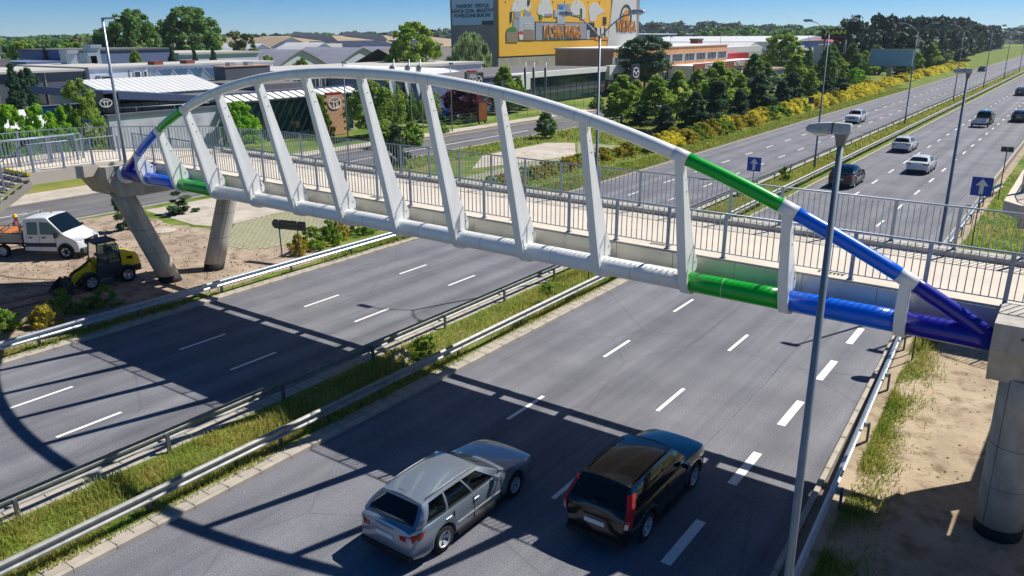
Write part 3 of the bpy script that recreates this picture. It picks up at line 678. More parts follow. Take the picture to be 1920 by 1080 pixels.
# dark board with yellow letters
p = at(1567.5,64,X=-57); t = thing('roof_sign', 'dark signboard with yellow letters above the trees', 'signboard', (p.x, p.y, 0), .35)
mat('juan_black', '14171c', .5); mat('juan_yellow', 'e6e21a', .5); mat('juan_red', 'a0353d', .5)
bd = MB().box(-3.4,3.4,-.2,.2,p.z-1.3,p.z+1.25).build('board', 'juan_black', t)
o = obj('lettering', text_mesh('JUAN', 1.4, 'juan_yellow', .02, .05, 1.5), bd, (-.1,-.23,p.z+.45)); o = obj('lettering', text_mesh('wszystko do mebli', .8, 'juan_red', .02, .01, .92), bd, (-.1,-.23,p.z-.7))
for x in (-2.5,2.5): MB().tube([(x,.1,0),(x,.1,p.z)], .25, 8).build('post', 'galv_old', t)
# ------------------------------------------------------------------ cars
def sharp(me, deg=35):
    me.set_sharp_from_angle(angle=R_(deg)); return me
def paint(name, c, metal=.3, rough=.28): return mat(name, c, rough, metal, coat=.8, var=.02)
paint('p_silver', '8d99a6', .6, .3); paint('p_black', '07080a', 0, .18); paint('p_white', 'd9dbdc', 0, .3); paint('p_navy', '0f1826', .0, .2)
paint('p_grey', '4c525a', .5, .3); paint('p_blue', '2b5fae', .4, .3); paint('p_red', '8c1118', .3, .3)
mat('rim', 'c3c7cc', .35, .25); mat('headlamp', 'c9d3da', .1, .2, coat=.6); mat('tail_clear', 'c8b6bb', .15, 0, coat=.6); mat('seam', '08090a', .7)
mat('cabin', '1b1d22', .85); mat('seat_cloth', '3a3d44', .9, var=.1, vscale=20)
def clear_glass(name, tint):
    m = bpy.data.materials.new(name); m.use_nodes = True; MATS[name] = m; n = m.node_tree.nodes; l = m.node_tree.links; n.remove(n['Principled BSDF'])
    tr = n.new('ShaderNodeBsdfTransparent'); tr.inputs[0].default_value = (*tint,1); gl = n.new('ShaderNodeBsdfGlossy'); gl.inputs['Roughness'].default_value = .03
    lw = n.new('ShaderNodeLayerWeight'); lw.inputs[0].default_value = .5; pw = n.new('ShaderNodeMath'); pw.operation = 'POWER'; pw.inputs[1].default_value = 3; l.new(lw.outputs['Facing'], pw.inputs[0])
    fr = n.new('ShaderNodeMath'); fr.operation = 'MULTIPLY_ADD'; fr.inputs[1].default_value = .6; fr.inputs[2].default_value = .05; l.new(pw.outputs[0], fr.inputs[0]); mx = n.new('ShaderNodeMixShader')
    l.new(fr.outputs[0], mx.inputs[0]); l.new(tr.outputs[0], mx.inputs[1]); l.new(gl.outputs[0], mx.inputs[2]); l.new(mx.outputs[0], n['Material Output'].inputs[0]); return m
clear_glass('car_glass', (.42,.47,.47)); clear_glass('car_glass_dark', (.16,.18,.19))
SPEC = {  # L, W, H, wheel r, front axle y, rear axle y, hood z, cowl y, cowl z, screen top y, roof rear y, tail y, tail z, belt z, deck z
 'wagon': dict(L=4.75,W=1.82,H=1.47,r=.33,fa=1.42,ra=-1.35,nose=.66,cowl=(.92,.98),wt=.22,rr=-1.78,tb=(-2.2,1.0),belt=.97,deck=.98,rails=1),
 'suv':   dict(L=4.5, W=1.82,H=1.66,r=.37,fa=1.38,ra=-1.28,nose=.82,cowl=(.95,1.10),wt=.42,rr=-1.75,tb=(-2.12,1.12),belt=1.08,deck=1.10,rails=1),
 'hatch': dict(L=4.5, W=1.82,H=1.43,r=.34,fa=1.42,ra=-1.28,nose=.66,cowl=(.98,.95),wt=.2,rr=-1.1,tb=(-1.95,1.02),belt=.95,deck=1.02,rails=0),
 'coupe': dict(L=4.6, W=1.86,H=1.58,r=.38,fa=1.42,ra=-1.3,nose=.8,cowl=(.95,1.06),wt=.3,rr=-.95,tb=(-2.0,1.15),belt=1.05,deck=1.14,rails=0),
 'sedan': dict(L=4.6, W=1.8, H=1.45,r=.33,fa=1.4,ra=-1.3,nose=.68,cowl=(.92,.96),wt=.2,rr=-.95,tb=(-1.6,1.0),belt=.95,deck=1.0,rails=0),
}
def make_wheel(r, w=.21):
    ty = MB().lathe([(r*.64,-w/2),(r*.93,-w/2),(r,-w/2+.03),(r,w/2-.03),(r*.93,w/2),(r*.64,w/2)], n=24, axis='x', cap=False).mesh('tyre', 'rubber')
    k_ = w/.21; rm = MB(); rm.lathe([(.001,.02),(.07,.03),(.07,-.02),(.001,-.02)], n=12, axis='x'); rm.lathe([(r*.56,-.09),(r*.66,-.1),(r*.66,.1),(r*.6,.105),(r*.56,.06)], n=24, axis='x', cap=False)
    for k in range(5):
        a = 6.28318*k/5; ca, sa = math.cos(a), math.sin(a)
        for da in (-.16,.16):
            c2, s2 = math.cos(a+da), math.sin(a+da); px, pz = -s2*.028, c2*.028
            p0 = (.055*ca*1, .055*sa); p1 = (r*.6*c2, r*.6*s2)
            rm.add([(.035,p0[0]-px,p0[1]-pz),(.035,p0[0]+px,p0[1]+pz),(.08,p1[0]+px,p1[1]+pz),(.08,p1[0]-px,p1[1]-pz),(0,p0[0]-px,p0[1]-pz),(0,p0[0]+px,p0[1]+pz),(.03,p1[0]+px,p1[1]+pz),(.03,p1[0]-px,p1[1]-pz)],
                   [(0,1,2,3),(0,4,5,1),(1,5,6,2),(2,6,7,3),(3,7,4,0)])
    rm.v = [(x*k_,y,z) for x,y,z in rm.v]; rm = rm.mesh('rim', 'rim')
    dk = MB().lathe([(.001,-.06),(r*.6,-.06),(r*.6,-.03),(.001,-.03)], n=20, axis='x').mesh('brake_disc', 'zinc_post')
    return ty, rm, dk
WHEELS = {}
def car(name, label, cat, loc, rz, typ, pm, group=None, tail='corner', lite=False, plate=True):
    S = SPEC[typ]; L, Wd, H, r = S['L'], S['W'], S['H'], S['r']; hw = Wd/2
    t = thing(name, label, cat, loc, rz, group)
    yf, yr = L/2, -L/2; cy, cz = S['cowl']; tby, tbz = S['tb']
    # lower body: stations
    ys = sorted(set([yr, yr+.05, yr+.16, yr+.4, tby, cy, cy-.3, 0, .35, yf-.5, yf-.22, yf-.09, yf] + [round(a+d*(r+.07),4) for a in (S['fa'],S['ra']) for d in (-1.12,-1,-.92,-.75,-.4,0,.4,.75,.92,1,1.12)]))
    def topz(y):
        if y >= cy:
            u = (y-cy)/(yf-cy); return cz+(S['nose']+.12-cz)*u**1.3 if u < .93 else cz+(S['nose']+.12-cz)*.93**1.3-(u-.93)/.07*.28
        if y <= tby:
            u = (tby-y)/max(.05,(tby-yr)); return tbz-.05*u if u < .7 else tbz-.035-(u-.7)/.3*.1
        return S['belt']+.01
    def wid(y):
        e = max(0,(abs(y)-(L/2-.75))/.75); return hw*(1-.14*e**2.2-.06*max(0,(e-.8)/.2)**2)
    rings = []
    for y in ys:
        w = wid(y); zt = topz(y); e = abs(y)/(L/2); zb = .2+.1*max(0,(e-.86)/.14)
        zl = zb; za = 0
        for a in (S['fa'],S['ra']):
            d = abs(y-a); ra_ = r+.07
            if d < ra_: za = max(za, r+math.sqrt(max(0,ra_**2-d*d)))
        z1 = max(zb, za); z2 = max(zb+.14, za+.012); zm = max((.2+zt)/2+.05, za+.05); zs = max(zt-.14, zm+.03)
        half = [(0,z1),(w*.9,z1),(w*.985,z2),(w,zm),(w*.985,zs),(w*.93,zt-.03),(w*.8,zt+.0),(w*.4,zt+.028),(0,zt+.035)]
        ring = [(x,y,z) for x,z in half]+[(-x,y,z) for x,z in half[-2:0:-1]]
        rings.append(ring)
    b = MB(); b.loft(rings, True, True); body = obj('body', sharp(b.mesh('body', pm), 40), t)
    # greenhouse: ruled sides between belt and roof edge
    bw, rw = hw*.925, hw*(.70 if typ != 'suv' else .73); N = 10
    def belt(u): y = cy+(tby-cy)*u; return Vector((bw*(1-.05*abs(2*u-1)**3), y, topz(min(cy-.001,max(tby+.001,y)))+(-.01) if 0 < u < 1 else (cz if u == 0 else tbz)))
    def roof(u):
        y = S['wt']+(S['rr']-S['wt'])*u; k = (2*u-1); return Vector((rw*(1-.04*abs(k)**3), y, H-.05-.05*abs(k)**2.2-(.06*max(0,u-.5) if typ in ('hatch','coupe') else 0)))
    def side(u, v, o=0):
        p = belt(u).lerp(roof(u), v); p.x += .045*math.sin(math.pi*v)+o; return p
    def crown(u, s, o=0):
        p = roof(u); return Vector((p.x*s, p.y, p.z+.05*(1-s*s)+o))
    def screen(u0, s, v, o=0):
        p = belt(u0).lerp(roof(u0), v); bow = (.1 if u0 == 0 else -.06)*(1-s*s)*(1-.5*v); return Vector((p.x*s+.045*math.sin(math.pi*v)*s, p.y+bow+o*(1 if u0 == 0 else -1), p.z+.05*(1-s*s)*v+o*.6))
    wins = [(.10,.36),(.385,.66),(.685,.9)] if typ in ('wagon','suv') else ([(.12,.42),(.45,.78)] if typ != 'coupe' else [(.13,.42),(.45,.8)])
    rv0 = .1 if typ != 'suv' else .04
    def hole_side(u, v): return .07 < v < .9 and any(a < u < b_ for a, b_ in wins)
    def hole_front(s, v): return abs(s) < .9 and .04 < v < .93
    def hole_rear(s, v): return abs(s) < .86 and rv0 < v < .9
    g = MB(); U = sorted(set([i/N for i in range(N+1)]+[q for w_ in wins for q in w_])); V = sorted({0,.04,.07,rv0,.3,.5,.7,.9,.93,1}); Sx = [-1,-.9,-.86,-.6,-.3,0,.3,.6,.86,.9,1]
    def patch(fn, A, B, flip=False, hole=None):
        n = len(B); vs = [tuple(fn(a,bb)) for a in A for bb in B]
        fs = [(i*n+j,i*n+j+1,(i+1)*n+j+1,(i+1)*n+j) for i in range(len(A)-1) for j in range(n-1) if not (hole and hole((A[i]+A[i+1])/2, (B[j]+B[j+1])/2))]
        return vs, [f[::-1] for f in fs] if flip else fs
    mir = lambda fn: (lambda a,bb: Vector((-fn(a,bb).x, fn(a,bb).y, fn(a,bb).z)))
    for fn, A, B, fl, ho in ((side,U,V,True,hole_side),(mir(side),U,V,False,hole_side),(crown,U,Sx,True,None),(lambda s,v: screen(0,s,v),Sx,V,False,hole_front),(lambda s,v: screen(1,s,v),Sx,V,True,hole_rear)): g.add(*patch(fn,A,B,fl,ho), smooth=True)
    obj('roof_shell', sharp(g.mesh('roof_shell', pm), 32), t)
    # glass
    lin_ = lambda a,b_,n: [a+(b_-a)*i/n for i in range(n+1)]
    def glass(nm, fn, A, B, fl, m='car_glass_dark' if pm == 'p_black' else 'car_glass'): return MB().add(*patch(fn,A,B,fl), smooth=True).build(nm, m, t)
    glass('windscreen', lambda s,v: screen(0,s,v,.008), lin_(-.9,.9,6), lin_(.04,.93,3), False)
    glass('rear_window', lambda s,v: screen(1,s,v,.008), lin_(-.86,.86,6), lin_(rv0,.9,3), True)
    # cabin: dark tray at belt height, seat backs with head rests, dashboard and steering wheel
    bz = S['belt']+.05
    MB().loft([[(-x_,y,bz),(x_,y,bz),(x_,y,bz+.012),(-x_,y,bz+.012)] for y, x_ in ((tby+.12,bw*.9),(cy-.25,bw*.93))], True, False).build('cabin_floor', 'cabin', t)
    if not lite:
        MB().bbox(-bw*.9,bw*.9,cy-.42,cy-.2,bz,bz+.06,.02).build('dashboard', 'cabin', t)
        for sx_ in (-.36,.36):
            MB().loft([[(sx_-w_,y-.05,z),(sx_+w_,y-.05,z),(sx_+w_,y+.06,z),(sx_-w_,y+.06,z)] for z,w_,y in ((bz,.24,-.12),(bz+.2,.22,-.17),(bz+.27,.16,-.19))], True, False).build('seat_back', 'seat_cloth', t)
            MB().bbox(sx_-.12,sx_+.12,-.25,-.15,bz+.27,min(bz+.4,H-.14),.03).build('head_rest', 'seat_cloth', t)
        MB().bbox(-bw*.78,bw*.78,-1.12,-.98,bz,bz+.2,.03).build('rear_bench', 'seat_cloth', t)
        MB().tube([(-.36+.18*math.cos(a), cy-.52+.05*math.sin(a), bz+.03+.13*math.sin(a)) for a in [6.2832*i/14 for i in range(15)]], .014, 5).build('steering_wheel', 'cabin', t)
        MB().tube([(-.02,tby-.05,tbz+.03),(-.3,tby+.03,tbz+.09)], .008, 5).build('rear_wiper', 'black_plastic', t) if typ != 'sedan' else None
    for s in (1,-1):
        for a, b_ in wins:
            f = lambda u,v: side(u, .07+v*.83, .006)
            fn = f if s > 0 else mir(f)
            # slanted ends: the pillar lines lean with the screens already through the ruled surface
            glass('side_window', fn, lin_(a,b_,4), lin_(0,1,3), s > 0)
    if lite: pass
    # wheels
    if r not in WHEELS: WHEELS[r] = make_wheel(r)
    ty, rm, dk = WHEELS[r]
    for sx in (1,-1):
        for a in (S['fa'],S['ra']):
            wh = obj('wheel', None, t, (sx*(hw-.13), a, r), (0,0,0 if sx > 0 else math.pi))
            obj('tyre', ty, wh); obj('rim', rm, wh)
            if not lite: obj('brake_disc', dk, wh)
    # wheel houses: dark tunnel behind the wheels
    MB().box(-hw+.26,hw-.26,yr+.25,yf-.25,.24,.75).build('underbody', 'black_plastic', t)
    # bumpers, plates, lights
    MB().bbox(-hw*.82,hw*.82,yr-.035,yr+.12,.26,.40,.02).build('rear_bumper', 'black_plastic', t)
    MB().bbox(-hw*.78,hw*.78,yf-.14,yf+.015,.24,.36,.02).build('front_bumper', 'black_plastic', t)
    MB().box(-hw*.42,hw*.42,yf-.06,yf+.012,S['nose']-.16,S['nose']-.03).build('grille', 'seam', t)
    if plate:
        MB().box(-.26,.26,yr-.022,yr+.02,.66,.77).build('licence_plate', 'plate_white', t); MB().box(-.26,.26,yf-.02,yf+.028,.4,.51).build('licence_plate', 'plate_white', t)
    for s in (1,-1):
        hl = MB(); hl.loft([[(s*x,y,z+h),(s*x,y+.03,z-h),(s*x,y-.12,z-h),(s*x,y-.15,z+h)] for x,y,z,h in ((hw*.5,yf-.04,S['nose']-.03,.05),(hw*.72,yf-.11,S['nose']+.0,.07),(hw*.885,yf-.3,S['nose']+.04,.06))], True, False).build('headlight', 'headlamp', t)
        if tail == 'vertical':
            z0, z1 = .78, H-.22
            tl = MB(); tl.loft([[(s*(x0-.0),y,z),(s*(x0+.10),y+.04,z),(s*(x0+.11),y+.2,z),(s*x0,y+.2,z)] for x0,y,z in ((hw*.83,yr-.01,z0),(hw*.845,yr+.015,1.0),(hw*.80,yr+.16,1.2),(hw*.70,yr+.34,z1))], True, False).build('tail_light', 'red_light', t)
            MB().loft([[(s*(x0+.012),y-.008,z),(s*(x0+.09),y+.028,z),(s*(x0+.09),y+.1,z),(s*x0,y+.1,z)] for x0,y,z in ((hw*.83,yr-.012,.8),(hw*.84,yr+.0,.93))], True, False).build('reversing_light', 'tail_clear', t)
        else:
            zc = S['deck']-.17
            tl = MB(); tl.loft([[(s*x,y,zc+h),(s*x,y,zc-h),(s*x,y+.1,zc-h),(s*x,y+.1,zc+h)] for x,y,h in ((hw*.52,yr-.012,.05),(hw*.72,yr+.0,.075),(hw*.86,yr+.06,.085),(hw*.945,yr+.24,.075),(hw*.955,yr+.42,.04))], True, False).build('tail_light', 'red_light', t)
        mr = MB(); mr.loft([[(s*(bw+x),cy-.38+dy,S['belt']+.04+z) for dy,z in ((-.05,-.06),(.07,-.05),(.07,.05),(-.05,.07))] for x in (.03,.12,.2)], True, False).build('wing_mirror', pm if not lite else 'black_plastic', t)
        if lite: continue
        for a in (.25,-.75): MB().box(min(s*(hw-.01),s*(hw+.018)),max(s*(hw-.01),s*(hw+.018)),a-.55,a-.36,S['belt']-.16,S['belt']-.13).build('door_handle', pm, t)
        for a in (.78,-.28,-1.0 if typ!='coupe' else -1.05): MB().box(min(s*(hw-.02),s*(hw+.003)),max(s*(hw-.02),s*(hw+.003)),a-.005,a+.005,.34 if a > -.9 else .72,S['belt']-.06).build('door_seam', 'seam', t)
        MB().box(min(s*(hw-.03),s*(hw+.012)),max(s*(hw-.03),s*(hw+.012)),S['ra']+r+.1,S['fa']-r-.1,.2,.3).build('sill', 'black_plastic', t)
        if S['rails']: MB().tube([tuple(crown(u, s*.93, .035)) for u in (.1,.3,.5,.7,.92)], .016, 6).build('roof_rail', 'galv_old' if pm == 'p_silver' else 'black_plastic', t)
        if typ == 'wagon' and pm == 'p_silver': MB().box(min(s*(hw-.02),s*(hw+.01)),max(s*(hw-.02),s*(hw+.01)),S['ra']+r+.12,S['fa']-r-.12,.5,.54).build('side_strip', 'galv_old', t)
    if not lite:
        MB().tube([(0,S['rr']+.12,H-.02),(0,S['rr']-.06,H+.12)], .008, 5).build('antenna', 'black_plastic', t)
        MB().box(-.3,.3,yr-.02,yr+.05,.92 if typ != 'suv' else .86,.94 if typ != 'suv' else .89).build('hatch_handle', 'chrome' if pm != 'p_black' else 'black_plastic', t)
    return t
car('car', 'silver estate car in the nearest lanes, driving away under the bridge shadow', 'car', (-11.2,12.75,0), 0, 'wagon', 'p_silver', 'cars on the right carriageway')
car('car', 'black off road car in the foreground with tall red tail lights', 'car', (-7.6,15.75,0), 0, 'suv', 'p_black', 'cars on the right carriageway', tail='vertical')
car('car', 'black coupe style car just beyond the bridge, nearest the median', 'car', (-14.6,64.2,0), 0, 'coupe', 'p_black', 'cars on the right carriageway')
car('car', 'white hatchback with black rear window in the middle lane beyond the bridge', 'car', (-11.0,74.0,0), 0, 'hatch', 'p_white', 'cars on the right carriageway')
car('car', 'white estate car nearest the median, behind the white hatchback', 'car', (-14.6,86.5,0), 0, 'wagon', 'p_white', 'cars on the right carriageway')
car('car', 'dark off road car pulling a small trailer', 'car', (-11.0,117.6,0), 0, 'suv', 'p_black', 'cars on the right carriageway')
car('car', 'dark hatchback in the right lane beside the car with the trailer', 'car', (-7.6,122.6,0), 0, 'hatch', 'p_navy', 'cars on the right carriageway')
car('car', 'dark saloon farthest away at the right picture edge', 'car', (-11.2,172.4,0), 0, 'sedan', 'p_navy', 'cars on the right carriageway', lite=True)
car('car', 'white car coming towards the viewer on the left carriageway', 'car', (-24.9,110.2,0), math.pi, 'suv', 'p_white', 'cars on the left carriageway')
car('car', 'dark car far away coming along the left carriageway', 'car', (-28.0,268,0), math.pi, 'sedan', 'p_navy', 'cars on the left carriageway', lite=True)
# trailer
t = thing('trailer', 'small low box trailer towed by the dark off road car', 'trailer', (-11.0,112.8,0))
MB().box(-.75,.75,-1.2,1.2,.5,.56).build('bed', 'galv', t)
for x0,x1,y0,y1 in ((-.75,-.71,-1.2,1.2),(.71,.75,-1.2,1.2),(-.71,.71,-1.2,-1.16),(-.71,.71,1.16,1.2)): MB().box(x0,x1,y0,y1,.56,.92).build('side_board', 'galv', t)
MB().tube([(0,1.2,.5),(0,2.35,.48)], .05, 8).build('drawbar', 'galv_old', t)
ty, rm, dk = make_wheel(.29,.16)
for s in (1,-1):
    wh = obj('wheel', None, t, (s*.86,-.1,.29), (0,0,0 if s > 0 else math.pi)); obj('tyre', ty, wh); obj('rim', rm, wh)
    MB().box(min(s*.76,s*.98),max(s*.76,s*.98),-.5,.3,.6,.64).build('mudguard', 'black_plastic', t)
    MB().box(s*.6-.12,s*.6+.12,-1.24,-1.2,.42,.5).build('tail_light', 'red_light', t)
MB().box(-.26,.26,-1.225,-1.2,.62,.73).build('licence_plate', 'plate_white', t)
# ------------------------------------------------------------------ crew cab flatbed truck
t = thing('flatbed_truck', 'white crew cab flatbed truck parked on the sandy site', 'truck', (-44.51,18.77,.1), R_(-58.5))
mat('truck_white', 'd6dadd', .35, 0, coat=.5, var=.03); mat('truck_glass', '10181b', .06, 0, spec=.9); mat('work_navy', '20283a', .6); mat('bed_grey', '8b8f90', .6, .2, var=.15)
hw = .98
prof = [(-1.15,.42),(-1.15,1.15),(-1.12,2.02),(-1.0,2.12),(.0,2.2),(.25,2.16),(1.05,1.34),(1.2,1.24),(1.78,1.05),(1.95,.92),(2.02,.6),(1.98,.36)]
b = MB(); rings = []
for x, s in ((-hw,.0),(-hw+.05,.0),(-hw*.6,.03),(0,.05),(hw*.6,.03),(hw-.05,.0),(hw,.0)):
    e = abs(x)/hw
    rings.append([(x*(1 if z < 1.25 else 1-.13*(z-1.25)/.95), y-(.16*e**4 if y > 1.5 else 0), z+(s if z > 1.0 else 0)-(.04 if e > .97 and z > 2 else 0)) for y, z in prof])
b.loft(rings, True, True); obj('cab', sharp(b.mesh('cab', 'truck_white'), 30), t)
def tx(z): return hw*(1 if z < 1.25 else 1-.13*(z-1.25)/.95)
for s in (1,-1):
    def pan(pts, nm, m, o=.008): return MB().add([(s*(tx(z)+o),y,z) for y,z in (pts if s > 0 else pts[::-1])], [tuple(range(len(pts)))]).build(nm, m, t)
    pan([(-.92,1.28),(-.36,1.28),(-.34,1.95),(-.9,1.92)], 'side_window', 'truck_glass'); pan([(-.2,1.3),(.86,1.3),(.66,1.62),(.3,1.93),(-.18,1.95)], 'side_window', 'truck_glass')
    pan([(-1.15,.62),(.62,.62),(.62,.84),(-1.15,.84)], 'rubbing_strip', 'work_navy')
    for y in (-1.0,-.28,.62 if s > 0 else .62): MB().box(min(s*hw,s*(hw+.006)),max(s*hw,s*(hw+.006)),y-.006,y+.006,.5,1.25).build('door_seam', 'seam', t)
    for y in (-.85,-.12): MB().box(min(s*hw,s*(hw+.03)),max(s*hw,s*(hw+.03)),y,y+.18,1.1,1.15).build('door_handle', 'black_plastic', t)
    m = MB(); m.loft([[(s*(hw+x),.78+dy,1.3+z) for dy,z in ((-.04,-.14),(.08,-.12),(.08,.16),(-.04,.18))] for x in (.06,.16,.28)], True, False).build('wing_mirror', 'black_plastic', t)
    MB().loft([[(s*x,y,z) for y,z in ((yy_,.86),(yy_+.02,1.0),(yy_-.2,1.1),(yy_-.2,.9))] for x, yy_ in ((hw*.45,1.93),(hw*.75,1.88),(hw*.96,1.74))], True, False).build('headlight', 'headlamp', t)
    # wheel arch and wheels
    a = MB(); a.loft([[(s*(hw+o), 1.1+math.cos(q)*rr, .36+math.sin(q)*rr) for rr, o in ((.40,.012),(.48,.02),(.48,-.1),(.40,-.1))] for q in [math.pi*i/12 for i in range(13)]], True, False).build('wheel_arch', 'work_navy', t)
    MB().lathe([(.001,0),(.41,0),(.41,.01),(.001,.01)], (s*hw,1.1,.36), 20, 'x').build('wheel_house', 'seam', t)
ty, rm, dk = make_wheel(.36,.23)
for s in (1,-1):
    for y in (1.1,-2.45):
        wh = obj('wheel', None, t, (s*.93,y,.36), (0,0,0 if s > 0 else math.pi)); obj('tyre', ty, wh); obj('rim', rm, wh)
MB().add([(-.86,.28,2.1),(.86,.28,2.1),(.9,1.03,1.4),(-.9,1.03,1.4)], [(3,2,1,0)]).build('windscreen_rubber', 'seam', t, loc=(0,.008,.03)) if 0 else None
ws = MB(); ws.add([(-.8,.30,2.155),(0,.30,2.2),(.8,.30,2.155),(.9,1.03,1.41),(0,1.06,1.44),(-.9,1.03,1.41)], [(0,5,4,1),(1,4,3,2)]); ws.build('windscreen', 'truck_glass', t, loc=(0,.012,.012))
MB().bbox(-.55,.55,1.96,2.035,.72,.98,.01).build('grille', 'seam', t); MB().bbox(-.93,.93,1.8,2.06,.3,.56,.03).build('front_bumper', 'grey_plastic', t)
MB().box(-.26,.26,2.04,2.07,.56,.67).build('licence_plate', 'plate_white', t); MB().box(-.12,.12,2.03,2.05,.86,.92).build('badge', 'chrome', t)
MB().lathe([(.001,.12),(.05,.1),(.06,0),(.001,0)][::-1], (-.2,-.15,2.21), 12).build('beacon', 'amber', t)
MB().box(-1.02,1.02,-4.1,-1.25,.86,.98).build('flatbed', 'bed_grey', t)
for x0,x1,y0,y1 in ((-1.02,-.98,-4.1,-1.3),(.98,1.02,-4.1,-1.3),(-.98,.98,-4.1,-4.06)): MB().box(x0,x1,y0,y1,.98,1.3).build('drop_side', 'bed_grey', t)
MB().box(-.45,-.33,-4.0,-1.1,.6,.86).build('chassis_rail', 'black_steel', t); MB().box(.33,.45,-4.0,-1.1,.6,.86).build('chassis_rail', 'black_steel', t)
hb = MB()
for x in (-.98,.9): hb.box(x,x+.08,-1.34,-1.26,.98,2.25)
for z in (1.3,1.6,1.9,2.18): hb.box(-.9,.9,-1.33,-1.27,z,z+.07)
hb.build('headboard_frame', 'bed_grey', t)
for i, o in enumerate((0,.34)):
    MB().tube([(1.12,-1.5+o*0,2.0-o*.2),(1.3,-4.4,.25)], .035, 6).build('ladder_stile', 'bed_grey', t, loc=(o*.5,0,-o*.4))
for i in range(6): q = i/6; MB().tube([(1.12+.18*q,-1.7-2.6*q,1.86-1.6*q),(1.29+.18*q,-1.7-2.6*q,1.66-1.6*q)], .018, 5).build('ladder_rung', 'bed_grey', t)
mat('formwork', 'b4703a', .7, 0, var=.15, vscale=3)
t2 = thing('wooden_crate', 'flat orange brown wooden crate lying on the truck bed', 'crate', (-47.0,17.25,1.08), R_(-58.5))
for i in range(4): MB().box(-.75,.75,-1.25+.64*i,-.63+.64*i,.3,.33).build('lid_board', 'formwork', t2)
for x0,x1,y0,y1 in ((-.75,-.71,-1.25,1.29),(.71,.75,-1.25,1.29),(-.71,.71,-1.25,-1.21),(-.71,.71,1.25,1.29)): MB().box(x0,x1,y0,y1,0,.3).build('side_board', 'formwork', t2)

# ------------------------------------------------------------------ wheel loader
t = thing('wheel_loader', 'compact yellow wheel loader with black cab and bucket beside the leaning pier', 'wheel loader', (-37.0,17.4,.1), math.pi-.06)
mat('loader_yellow', 'ffd60a', .4, 0, coat=.3, var=.06); mat('loader_grey', '3d444b', .55, .1, var=.1); mat('bucket_steel', '4a4541', .65, .5, var=.3, vscale=6); mat('cab_glass', '6f8a8a', .05, 0, trans=.75, spec=.8)
r = .37; ty, rm, dk = make_wheel(r,.3)
lug = MB()
for k in range(14):
    a = 6.283*k/14
    for s in (-1,1):
        ca, sa = math.cos(a+s*.1), math.sin(a+s*.1)
        lug.cbox((s*.07, ca*(r+.008), sa*(r+.008)), (.11,.035,.035))
lug = lug.mesh('tread_lugs', 'rubber')
for s in (1,-1):
    for y in (.85,-.85):
        wh = obj('wheel', None, t, (s*.52,y,r), (0,0,0 if s > 0 else math.pi)); obj('tyre', ty, wh); obj('rim', rm, wh); lo = obj('tread_lugs', lug, wh); lo['kind'] = 'stuff'
    f = MB(); f.loft([[(s*.36, y+math.cos(q)*rr, r+math.sin(q)*rr) for rr in (.43,.47)]+[(s*.70, y+math.cos(q)*rr, r+math.sin(q)*rr) for rr in (.47,.43)] for y in (-.85,) for q in [.25+2.5*i/8 for i in range(9)]], True, False).build('fender', 'loader_grey', t)
    f = MB(); f.loft([[(s*.36, .85+math.cos(q)*rr, r+math.sin(q)*rr) for rr in (.42,.45)]+[(s*.68, .85+math.cos(q)*rr, r+math.sin(q)*rr) for rr in (.45,.42)] for q in [1.0+1.6*i/6 for i in range(7)]], True, False).build('fender', 'loader_grey', t)
MB().box(-.32,.32,-1.35,1.1,.32,.7).build('chassis', 'loader_grey', t)
e = MB(); e.loft([[(x,y,z) for x,z in ((-.48*k,.62),(.48*k,.62),(.5*k,.95),(.42*k,zt),(-.42*k,zt),(-.5*k,.95))] for y,k,zt in ((-.70,1.02,1.45),(-1.15,1.02,1.43),(-1.48,.98,1.3),(-1.6,.88,1.02))], True, True); obj('engine_hood', sharp(e.mesh('engine_hood', 'loader_yellow'), 40), t)
MB().loft([[(x,y,z) for x,z in ((-.5*k,.42),(.5*k,.42),(.52*k,.72),(-.52*k,.72))] for y,k in ((-.75,1),(-1.45,1),(-1.62,.9))], True, False).build('counterweight', 'loader_grey', t)
for s in (1,-1): MB().box(min(s*.455,s*.49),max(s*.455,s*.49),-1.25,-.98,.98,1.2).build('vent_grille', 'seam', t)
# cab
MB().loft([[(-.48,y0,z),(.48,y0,z),(.48,y1,z),(-.48,y1,z)] for z,y0,y1 in ((.68,-.72,.42),(1.05,-.72,.42))], True, False).build('cab_base', 'loader_grey', t)
for s in (1,-1):
    MB().tube([(s*.48,.4,1.0),(s*.46,.3,2.02),(s*.45,.22,2.12)], .028, 6).build('cab_pillar', 'black_steel', t)
    MB().tube([(s*.48,-.7,1.0),(s*.46,-.66,1.85),(s*.44,-.5,2.08)], .028, 6).build('cab_pillar', 'black_steel', t)
    MB().tube([(s*.48,-.12,1.0),(s*.46,-.12,2.05)], .02, 6).build('cab_pillar', 'black_steel', t)
    MB().add([(s*.47,-.68,1.06),(s*.47,.38,1.06),(s*.455,.28,2.0),(s*.455,-.6,1.95)], [(0,1,2,3)]).build('side_window', 'cab_glass', t)
MB().add([(-.46,.4,1.06),(.46,.4,1.06),(.44,.29,2.0),(-.44,.29,2.0)], [(0,1,2,3)]).build('front_window', 'cab_glass', t)
MB().add([(-.46,-.7,1.06),(.46,-.7,1.06),(.44,-.62,1.9),(-.44,-.62,1.9)], [(3,2,1,0)]).build('rear_window', 'cab_glass', t)
MB().bbox(-.5,.5,-.62,.36,2.06,2.17,.05).build('cab_roof', 'loader_grey', t)
MB().box(-.22,.22,-.5,-.1,1.05,1.3).box(-.22,.22,-.55,-.42,1.3,1.75).build('driver_seat', 'black_plastic', t)
MB().lathe([(.001,0),(.055,0),(.05,.12),(.001,.14)], (.3,-.5,2.2), 10).build('beacon', 'amber', t)
